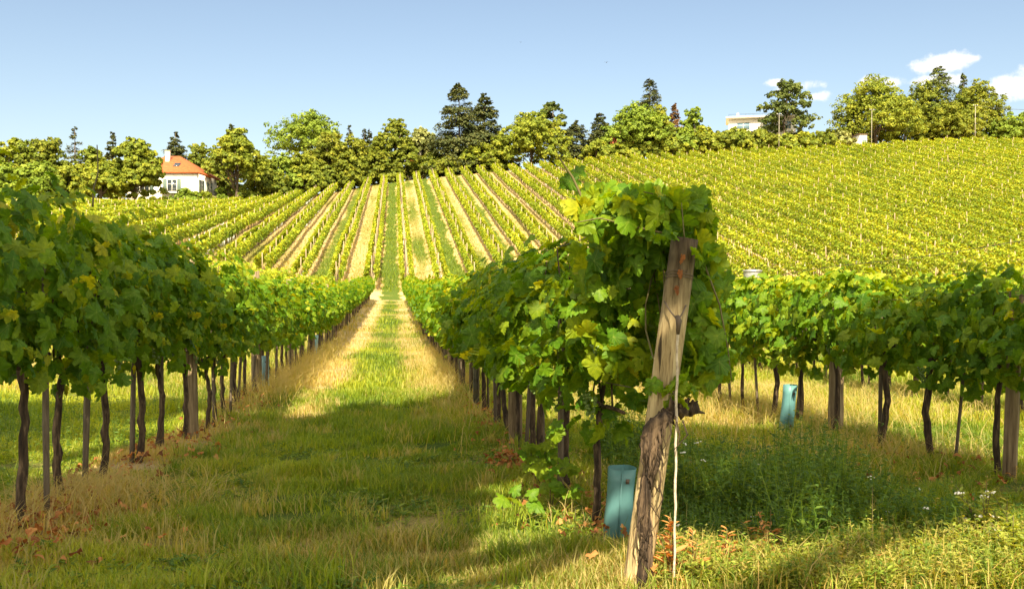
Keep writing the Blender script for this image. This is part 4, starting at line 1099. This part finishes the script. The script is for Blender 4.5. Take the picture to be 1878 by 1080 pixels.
spruce(1722,121,74,188,'highest green spruce of the right hilltop group','t_pine',n=3800,p=.7)
spruce(1767,134,34,190,'slim spruce tip right of the highest hilltop spruce','t_pine',n=1500)
broad(1738,190,90,182,'golden-olive tree in front of the hilltop spruces','t_gold',4600,lowest=.03)
broad(1795,150,90,184,'rounded golden-olive tree at the right end of the hilltop group','t_gold',5400,lowest=.10,lobn=12)
broad(1845,212,76,180,'low light green tree near the right edge of the photo','t_light',3200,lowest=.02)
broad(1885,206,60,180,'light green tree cut by the right edge of the photo','t_light',2600,lowest=.02)
# garden plants by the house
for px,py,w,lab,nm,mt in [(345,346,60,'rounded green shrub in front of the white house','shrub','t_light'),(300,362,22,'small dark conical yew by the house','shrub','t_dark'),(282,362,18,'narrow dark yew left of the small conical one','shrub','t_dark'),(262,362,18,'narrow yew nearest the big round maple','shrub','t_dark'),(378,352,36,'spreading shrub beneath the side balcony','shrub','t_mid'),
    (405,345,30,'bright shrub at the right of the house','shrub','t_light'),(440,340,40,'dark shrub below the tall slender tree','shrub','t_dark'),(465,352,36,'green shrub at the upper left row ends','shrub','t_mid'),(210,372,40,'low dark shrub along the garden wall','shrub','t_dark'),(320,374,36,'low hedge shrub at the end of the garden wall','shrub','t_dark')]:
    broad(px,py,w,143 if px<390 else 152,lab,mt,1200,lowest=.0,name='shrub',group='shrubs in the garden of the white house',cat='shrub',lobn=5,size=.30)

# shade trees beside the photographer (outside the frame) that throw the foreground shade
def shade_tree(base,spheres,n,label,seed):
    g=np.random.default_rng(seed); x,y=base; z=gz(x,y); r=empty('broadleaf_tree',(x,y,z)); tr=MB(); cr=MB(); o=np.array([x,y,z])
    lobes=[]
    for (cx,cy,cz,rad) in spheres:
        c=np.array([cx,cy,cz])-o
        for k in range(9):
            d=g.normal(0,1,3); d/=np.linalg.norm(d); lobes.append((c+d*rad*.55,(rad*.5,)*3))
        lobes.append((c,(rad*.6,)*3))
        limb(tr,(0,0,3.4),c,.13,.05,g,7,.05)
        for k in range(8): limb(tr,c*.7+[0,0,1],lobes[-1-k][0],.06,.015,g,5)
    limb(tr,(0,0,-.3),(0,0,3.6),.24,.15,g,10,.01)
    clump_leaves(cr,lobes,n,.20,g)
    tr.obj('trunk',M['treebark'],r,smooth=True); cr.obj('crown',M['t_mid'],r); tag(r,label,'tree','shade trees beside the photographer')
AZ=R(9); EL=R(45)
def over(gx,gy,h):      # crown centre at height h whose shadow falls round ground point (gx,gy)
    d=h/math.tan(EL); return (gx-math.sin(AZ)*d, gy-math.cos(AZ)*d, h)
shade_tree((-8.0,-.3),[over(-4.6,8.7,8.2)+(2.4,),over(-5.6,5.2,7.2)+(1.6,),over(-3.3,10.6,8.8)+(1.25,),over(-6.6,10.4,8.8)+(1.7,),over(-3.7,6.4,7.0)+(1.3,),over(-2.7,4.6,6.2)+(1.25,),over(-1.5,3.8,6.0)+(.85,)],17500,'shade tree standing farther left of the photographer',301)
shade_tree((-3.6,-1.6),[over(-.3,8.0,8.0)+(2.2,),over(1.9,7.6,7.6)+(1.3,),over(-1.1,5.1,6.4)+(1.3,),over(-.5,5.3,6.8)+(1.0,),over(-.6,3.95,6.2)+(.8,),over(-.15,4.3,6.4)+(.6,),over(2.9,6.4,7.2)+(1.1,),over(2.65,5.6,6.9)+(.8,),over(3.4,4.95,7.0)+(.75,),over(2.65,4.95,6.7)+(.5,)],20000,'big shade tree spreading over the photographer',302)

# ------------------------------------------------------------------ houses
M['wall_white']=surf('white_render',(.78,.76,.70),.9,None,var=(1.2,[(.3,(.70,.67,.60)),(.7,(.82,.80,.74))]))
M['wall_tan']=surf('tan_render',(.55,.42,.28),.9,None)
M['roof']=surf('clay_tiles',(.45,.14,.05),.85,(.6,.05),var=(3.0,[(.3,(.28,.06,.02)),(.7,(.42,.11,.035))],(1,1,1)))
M['roof_brown']=surf('brown_roof',(.12,.07,.05),.85,None)
M['shutter']=surf('grey_green_shutter',(.10,.14,.12),.7,None)
M['frame']=surf('window_frame_white',(.7,.68,.62),.6,None)
M['glass']=surf('window_glass',(.03,.04,.05),.08,None,spec=.8)
M['glass_blue']=surf('blue_window_glass',(.12,.20,.28),.1,None,spec=.8)
M['iron']=surf('balcony_iron',(.05,.05,.05),.5,None)
M['wood_red']=surf('red_brown_boards',(.25,.07,.03),.8,None)

def part(name,mat,parent,boxes,smooth=False):
    mb=MB()
    for c,s in boxes:
        v,f=box(c,s); mb.add(v,f)
    return mb.obj(name,M[mat],parent)
def hip_roof(w,d,h,z,ov,rl):
    # ridge along x, length rl
    x0,x1=-w/2-ov,w/2+ov; y0,y1=-d/2-ov,d/2+ov
    v=[(x0,y0,z),(x1,y0,z),(x1,y1,z),(x0,y1,z),(-rl/2,0,z+h),(rl/2,0,z+h),(x0,y0,z-.18),(x1,y0,z-.18),(x1,y1,z-.18),(x0,y1,z-.18)]
    q=[(0,1,5,4),(2,3,4,5),(6,7,1,0),(7,8,2,1),(8,9,3,2),(9,6,0,3),(9,8,7,6)]; t=[(1,2,5),(3,0,4)]
    return np.array(v,float),np.array(q),np.array(t)
def window(parent,x,z,w,h,face='front',W=0,D=0,shut=True,mat='glass',name='window'):
    def tr(lx,out,zz,sx,so,sz):
        if face=='front': return ((lx,-D/2-out,zz),(sx,so,sz))
        return ((W/2+out,lx,zz),(so,sx,sz))
    wn=part(name,'frame',parent,[tr(x-w/2+.04,.03,z,.08,.06,h),tr(x+w/2-.04,.03,z,.08,.06,h),tr(x,.03,z+h/2-.04,w-.16,.06,.08),tr(x,.03,z-h/2+.04,w-.16,.06,.08),tr(x,.03,z,.07,.06,h-.16),tr(x-w/4,.028,z+h*.12,w/2-.12,.05,.05),tr(x+w/4,.028,z+h*.12,w/2-.12,.05,.05)])
    part('pane',mat,wn,[tr(x,.008,z,w-.1,.012,h-.1)])
    if shut:
        for s in (-1,1):
            part('shutter','shutter',parent,[tr(x+s*(w/2+.32),.045,z,.56,.05,h+.05)]+[tr(x+s*(w/2+.32),.077,z+q,.46,.012,.03) for q in np.linspace(-h/2+.1,h/2-.1,8)])
def white_house():
    W,D,Hh=10.5,9.5,6.4
    c=P(361,385,145); rz=R(-7)
    # right front corner sits at pixel 361
    cx=c[0]-(W/2*math.cos(rz)-(-D/2)*math.sin(rz)); cy=145-(W/2*math.sin(rz)+(-D/2)*math.cos(rz))
    z0=c[2]-.5
    r=empty('white_house',(cx,cy,z0),rz)
    eave=P(361,318,145)[2]-z0
    part('wall','wall_white',r,[((0,0,eave/2),(W,D,eave))])
    v,q,t=hip_roof(W,D,3.0,eave+.16,.45,2.2); mb=MB(); mb.add(v,q); mb.f.append(t); mb.m.append(np.zeros(2,dtype=np.int32)); rf=mb.obj('roof',M['roof'],r)
    ch=part('chimney','wall_white',rf,[((-.2,-1.6,eave+2.6),(.62,.6,2.2))]); 
    part('chimney_cap','wall_tan',ch,[((-.2,-1.6,eave+3.75),(.75,.72,.09))])
    # skylight lying in the front slope
    mb=MB(); v,f=box((0,0,0),(.9,1.1,.08)); an=math.atan2(3.0,D/2+.45); cc,ss=math.cos(an),math.sin(an); v=np.stack([v[:,0],v[:,1]*cc-v[:,2]*ss,v[:,1]*ss+v[:,2]*cc],1)+[1.7,-3.0,eave+.16+3.0*(D/2+.45-3.0)/(D/2+.45)+.06]; mb.add(v,f); mb.obj('skylight',M['glass'],rf)
    z2=eave-1.85
    window(r,1.55,z2,1.5,1.9,'front',W,D); window(r,-2.6,z2,1.5,1.9,'front',W,D)
    window(r,1.2,1.4,1.3,1.3,'front',W,D)
    part('balcony','wall_white',r,[((2.6,-D/2-.45,z2-1.1),(5.2,.9,.18))])
    for y in (-2.6,1.2): window(r,y,z2,1.1,2.0,'side',W,D)
    b=part('side_balcony','wall_tan',r,[((W/2+.5,1.0,z2-1.25),(1.0,6.8,.16))])
    part('railing','iron',b,[((W/2+.98,1.0,z2-.35),(.04,6.8,.05))]+[((W/2+.98,y,z2-.76),(.03,.03,.8)) for y in np.arange(-2.3,4.4,.28)])
    part('cornice','frame',r,[((0,-D/2-.06,eave-.2),(W,.12,.14))])
    tag(r,'white two-storey house with orange hipped roof and grey-green shutters','house')
    # garden wall with white render
    a=P(150,388,138); b_=P(318,388,140)
    g=empty('garden_wall',((a[0]+b_[0])/2,139,gz((a[0]+b_[0])/2,139)-.3))
    L_=abs(b_[0]-a[0]); part('wall','wall_white',g,[((0,0,.7),(L_,.3,1.4))]); part('coping','wall_tan',g,[((0,0,1.46),(L_+.1,.42,.1))])
    tag(g,'long low white rendered wall below the white house behind the trees','wall')
white_house()
def gable_house(px,py_eave,py_ridge,Y,w,d,label,wall,roof,rz=0.0,win=True,base_extra=0):
    p=P(px,py_eave,Y); z=gz(p[0],Y); H=p[2]-z; hr=P(px,py_ridge,Y)[2]-p[2]
    r=empty('house',(p[0],Y,z),rz)
    part('wall',wall,r,[((0,0,H/2-.5),(w,d,H+1))])
    mb=MB(); x0,x1,y0,y1=-w/2-.3,w/2+.3,-d/2-.3,d/2+.3
    v=np.array([(x0,y0,H),(x1,y0,H),(x1,y1,H),(x0,y1,H),(0,y0,H+hr),(0,y1,H+hr)],float)
    mb.add(v,np.array([(0,4,5,3),(1,2,5,4),(0,3,2,1)])); mb.f.append(np.array([(0,1,4),(2,3,5)])); mb.m.append(np.zeros(2,dtype=np.int32)); mb.obj('roof',M[roof],r)
    if win: window(r,0,H-1.6,1.1,1.3,'front',w,d,shut=False)
    tag(r,label,'house'); return r
gable_house(402,338,312,168,4.2,7,'tan gabled house peeking out right of the white house','wall_tan','roof',R(15))
gable_house(1134,252,238,176,4.5,5,'small chalet with brown roof under the spreading tree','wood_red','roof_brown',R(5))
gable_house(762,300,288,184,4.0,5,'pale pink house glimpsed through the birch','wall_tan','roof',0)
gable_house(759,318,308,178,2.0,3,'tiny white hut at the head of the path rows','wall_white','roof_brown',0)
gable_house(8,430,418,120,3,4,'small pale hut hidden at the left edge','wall_white','roof_brown',0,False) if False else None
def flat_house():
    Y=196; a=P(1340,222,Y); b=P(1452,222,Y); zt=P(1380,219,Y)[2]; x=(a[0]+b[0])/2; W=b[0]-a[0]; z0=gz(x,Y); H=zt-z0
    r=empty('flat_roofed_house',(x,Y,z0),R(-20)); D=8
    part('wall','wall_white',r,[((0,0,H/2-.6),(W,D,H+.2))])
    part('roof','frame',r,[((0,-.3,H-.15),(W+1.2,D+1.6,.35))])
    window(r,-W*.28,H-2.0,2.8,1.7,'front',W,D,False,'glass_blue'); window(r,W*.10,H-2.0,2.4,1.7,'front',W,D,False,'glass_blue'); window(r,W*.36,H-2.0,2.0,1.7,'front',W,D,False,'glass_blue')
    rl=part('roof_railing','iron',r,[((0,-D/2-.6,H+.55),(W,.04,.05))]+[((xx,-D/2-.6,H+.3),(.04,.04,.55)) for xx in np.linspace(-W/2,W/2,9)])
    ch=part('chimney','wall_tan',r,[((-W*.36,0,H+.7),(.5,.5,1.6))])
    tag(r,'flat-roofed white modern house behind the hilltop hedge beside the round pine','house')
flat_house()
def low_bldg(px,py,Y,w,h,lab,wall='wall_white'):
    p=P(px,py,Y); z=gz(p[0],Y); H=p[2]-z; r=empty('garden_shed',(p[0],Y,z)); part('wall',wall,r,[((0,0,H/2-.5),(w,3,H+1))]); part('roof','roof_brown',r,[((0,0,H+.06),(w+.4,3.4,.12))]); part('door','shutter',r,[((w*.1,-1.53,1.0),(.9,.05,2.0))]); tag(r,lab,'shed')
low_bldg(1577,249,176,1.5,2,'small white shed beneath the big hilltop maple')
None and low_bldg(1825,236,178,.9,2,'tiny white shed in front of the low right-hand trees')

# corrugated tank glimpsed over the second row
def tank():
    p=P(1380,494,60); x,Y=p[0],60.; z=gz(x,Y); H=p[2]-z; r=empty('water_tank',(x,Y,z)); mb=MB(); n=48; th=np.linspace(0,2*np.pi,n,endpoint=False)
    rad=.58*(1+.025*np.cos(th*24)); v=np.vstack([np.c_[rad*np.cos(th),rad*np.sin(th),np.zeros(n)],np.c_[rad*np.cos(th),rad*np.sin(th),np.full(n,H-.14)]]); j=np.arange(n); mb.add(v,np.stack([j,(j+1)%n,n+(j+1)%n,n+j],1)); mb.obj('shell',M['metal'],r)
    mb=MB(); add_tube(mb,[(0,0,H-.14),(0,0,H-.06),(0,0,H)],[.66,.64,.2],32); mb.obj('lid',M['metal'],r); tag(r,'grey corrugated metal tank glimpsed between the leaning post vine and the second row','tank')
tank()

# ------------------------------------------------------------------ poles, wire, birds
def pole(px,py_top,Y,label):
    p=P(px,py_top,Y); z=gz(p[0],Y); H=p[2]-z; r=empty('utility_pole',(p[0],Y,z)); mb=MB(); add_tube(mb,[(0,0,-.3),(0,0,H*.5),(0,0,H)],[.06,.05,.035],8); mb.obj('shaft',M['birchbark'],r)
    part('crossarm','iron',r,[((0,0,H-.25),(1.0,.08,.08))]); part('insulator','wall_white',r,[((-.4,0,H-.13),(.08,.08,.16)),((.4,0,H-.13),(.08,.08,.16))]); tag(r,label,'pole','pale utility poles on the hilltop'); return np.array([p[0],Y,p[2]])
pole(1429,208,172,'pale utility pole in front of the lone round pine'); pole(1599,200,172,'pale utility pole before the big hilltop maple')
a=pole(1789,192,172,'pale utility pole before the golden-olive tree at right')
b=P(1960,196,172); mb=MB(); t=np.linspace(0,1,16)[:,None]; add_tube(mb,(a*(1-t)+b*t)+np.array([0,0,-1])*(.6*np.sin(t*3.14))-[0,0,.2],.035,4); tag(mb.obj('overhead_wire',M['iron']),'thin overhead wire running off the right edge from the hilltop pole','wire')
def bird(px,py,Y,s,label):
    p=P(px,py,Y); r=empty('bird',tuple(p)); mb=MB(); add_tube(mb,[(-.16*s,0,0),(-.05*s,0,.01),(.08*s,0,0),(.17*s,0,.01)],[.008*s,.04*s,.045*s,.01*s],8); mb.obj('body',M['iron'],r,smooth=True)
    for sg in (-1,1):
        w=MB(); v=np.array([(-.05,0,.02),(.07,0,.02),(.04,sg*.2,.09),(-.03,sg*.2,.09),(-.02,sg*.42,.05)],float)*s; v2=v-[0,0,.008*s]; w.add(np.vstack([v,v2]),np.array([(0,1,2,3),(5,8,7,6)])); w.f.append(np.array([(3,2,4),(8,9,7)])); w.m.append(np.zeros(2,dtype=np.int32)); w.obj('wing',M['iron'],r)
    r.rotation_euler=(0,0,R(50)); tag(r,label,'bird','birds high in the sky')
bird(1112,115,120,.9,'tiny dark bird in the sky above the fir'); bird(955,78,140,.7,'tinier bird higher up near the middle of the sky')

# ------------------------------------------------------------------ light, sky, camera
          # light travels toward +X (right) and away from the camera
d=Vector((math.sin(AZ)*math.cos(EL),math.cos(AZ)*math.cos(EL),-math.sin(EL)))
sun=bpy.data.lights.new('sun','SUN'); sun.energy=5.0; sun.angle=R(.5); sun.color=(1.0,.87,.60)
so=bpy.data.objects.new('sun',sun); col.objects.link(so); so.rotation_euler=d.to_track_quat('-Z','Y').to_euler(); so.location=(-30,-30,40)
w=bpy.data.worlds.new('World'); scn.world=w; w.use_nodes=True; nt=w.node_tree; nt.nodes.clear()
out=nt.nodes.new('ShaderNodeOutputWorld'); bg=nt.nodes.new('ShaderNodeBackground'); sky=nt.nodes.new('ShaderNodeTexSky')
sky.sky_type='NISHITA'; sky.sun_disc=False; sky.sun_elevation=EL; sky.sun_rotation=math.atan2(-d.x,-d.y); sky.altitude=200; sky.air_density=1.0; sky.dust_density=1.6; sky.ozone_density=3.0
bg.inputs['Strength'].default_value=.069
tc=nt.nodes.new('ShaderNodeTexCoord')
# a few fair-weather clouds low over the right-hand hilltop
nz=nt.nodes.new('ShaderNodeTexNoise'); nz.inputs['Scale'].default_value=36; nz.inputs['Detail'].default_value=9; nz.inputs['Roughness'].default_value=.6; L(nt,tc.outputs['Generated'],nz.inputs['Vector'])
best=None
for px,py,rx,ry in [(1740,115,62,22),(1690,125,38,20),(1780,108,30,12),(1640,150,45,20),(1600,152,40,16),(1462,160,48,18),(1425,152,34,10),(1495,178,32,14),(1868,160,60,26),(1905,150,60,30),(1700,150,70,18)]:
    dd=P(px,py,1000.)-np.array([0,0,EYE]); u=dd/np.linalg.norm(dd)
    sub=nt.nodes.new('ShaderNodeVectorMath'); sub.operation='SUBTRACT'; L(nt,tc.outputs['Generated'],sub.inputs[0]); sub.inputs[1].default_value=tuple(u)
    sc=nt.nodes.new('ShaderNodeVectorMath'); sc.operation='MULTIPLY'; L(nt,sub.outputs[0],sc.inputs[0]); k=F*1.4; sc.inputs[1].default_value=(k/rx,k/rx,k/ry)
    ln=nt.nodes.new('ShaderNodeVectorMath'); ln.operation='LENGTH'; L(nt,sc.outputs[0],ln.inputs[0])
    m1=nt.nodes.new('ShaderNodeMath'); m1.operation='SUBTRACT'; m1.inputs[0].default_value=1.0; L(nt,ln.outputs['Value'],m1.inputs[1])
    if best is None: best=m1.outputs[0]
    else:
        mx=nt.nodes.new('ShaderNodeMath'); mx.operation='SMOOTH_MAX'; mx.inputs[2].default_value=.25; L(nt,best,mx.inputs[0]); L(nt,m1.outputs[0],mx.inputs[1]); best=mx.outputs[0]
ma=nt.nodes.new('ShaderNodeMath'); ma.operation='MULTIPLY_ADD'; L(nt,nz.outputs['Fac'],ma.inputs[0]); ma.inputs[1].default_value=3.2; L(nt,best,ma.inputs[2])
mr=nt.nodes.new('ShaderNodeMapRange'); mr.interpolation_type='SMOOTHSTEP'; L(nt,ma.outputs[0],mr.inputs['Value']); mr.inputs['From Min'].default_value=1.5; mr.inputs['From Max'].default_value=2.25
CLOUD=(6.0,5.95,5.9,1)
mx=nt.nodes.new('ShaderNodeMix'); mx.data_type='RGBA'; L(nt,mr.outputs[0],mx.inputs[0]); wb=nt.nodes.new('ShaderNodeMix'); wb.data_type='RGBA'; wb.blend_type='MULTIPLY'; wb.inputs[0].default_value=1; L(nt,sky.outputs[0],wb.inputs[6]); wb.inputs[7].default_value=(1.12,.97,.82,1)
L(nt,wb.outputs[2],mx.inputs[6]); mx.inputs[7].default_value=CLOUD
# bright cloud patches added overhead and behind the camera, unseen, to fill the shade
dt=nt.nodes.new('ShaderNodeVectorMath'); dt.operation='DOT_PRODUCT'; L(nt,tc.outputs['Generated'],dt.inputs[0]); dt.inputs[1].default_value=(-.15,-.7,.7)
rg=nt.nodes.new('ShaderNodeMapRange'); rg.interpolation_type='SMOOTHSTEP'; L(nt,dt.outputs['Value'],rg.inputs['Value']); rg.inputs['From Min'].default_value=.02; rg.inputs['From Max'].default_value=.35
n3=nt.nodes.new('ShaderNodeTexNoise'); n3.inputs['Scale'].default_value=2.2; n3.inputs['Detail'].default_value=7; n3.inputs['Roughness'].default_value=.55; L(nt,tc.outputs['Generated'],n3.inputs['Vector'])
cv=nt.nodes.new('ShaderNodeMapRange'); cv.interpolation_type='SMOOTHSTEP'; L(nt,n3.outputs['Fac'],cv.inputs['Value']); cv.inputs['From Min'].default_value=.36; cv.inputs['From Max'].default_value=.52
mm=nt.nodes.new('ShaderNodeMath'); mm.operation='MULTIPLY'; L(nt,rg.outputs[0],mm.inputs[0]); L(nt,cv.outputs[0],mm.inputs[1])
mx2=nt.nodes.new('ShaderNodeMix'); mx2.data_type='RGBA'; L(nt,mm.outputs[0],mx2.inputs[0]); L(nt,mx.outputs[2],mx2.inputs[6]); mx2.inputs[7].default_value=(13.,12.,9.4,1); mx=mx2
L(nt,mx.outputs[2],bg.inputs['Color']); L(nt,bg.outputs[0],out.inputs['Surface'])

cam=bpy.data.cameras.new('camera'); co=bpy.data.objects.new('camera',cam); col.objects.link(co)
cam.sensor_width=36; cam.lens=36*F/1878; cam.clip_end=5000; cam.clip_start=.05
co.location=(0,0,EYE); co.rotation_euler=(math.pi/2+PITCH,0,-YAW)
scn.camera=co
scn.render.resolution_x=1024; scn.render.resolution_y=588
scn.view_settings.view_transform='Standard'; scn.view_settings.look='None'; scn.view_settings.exposure=1.6; scn.view_settings.gamma=1.0
scn.cycles.max_bounces=6; scn.cycles.transparent_max_bounces=4
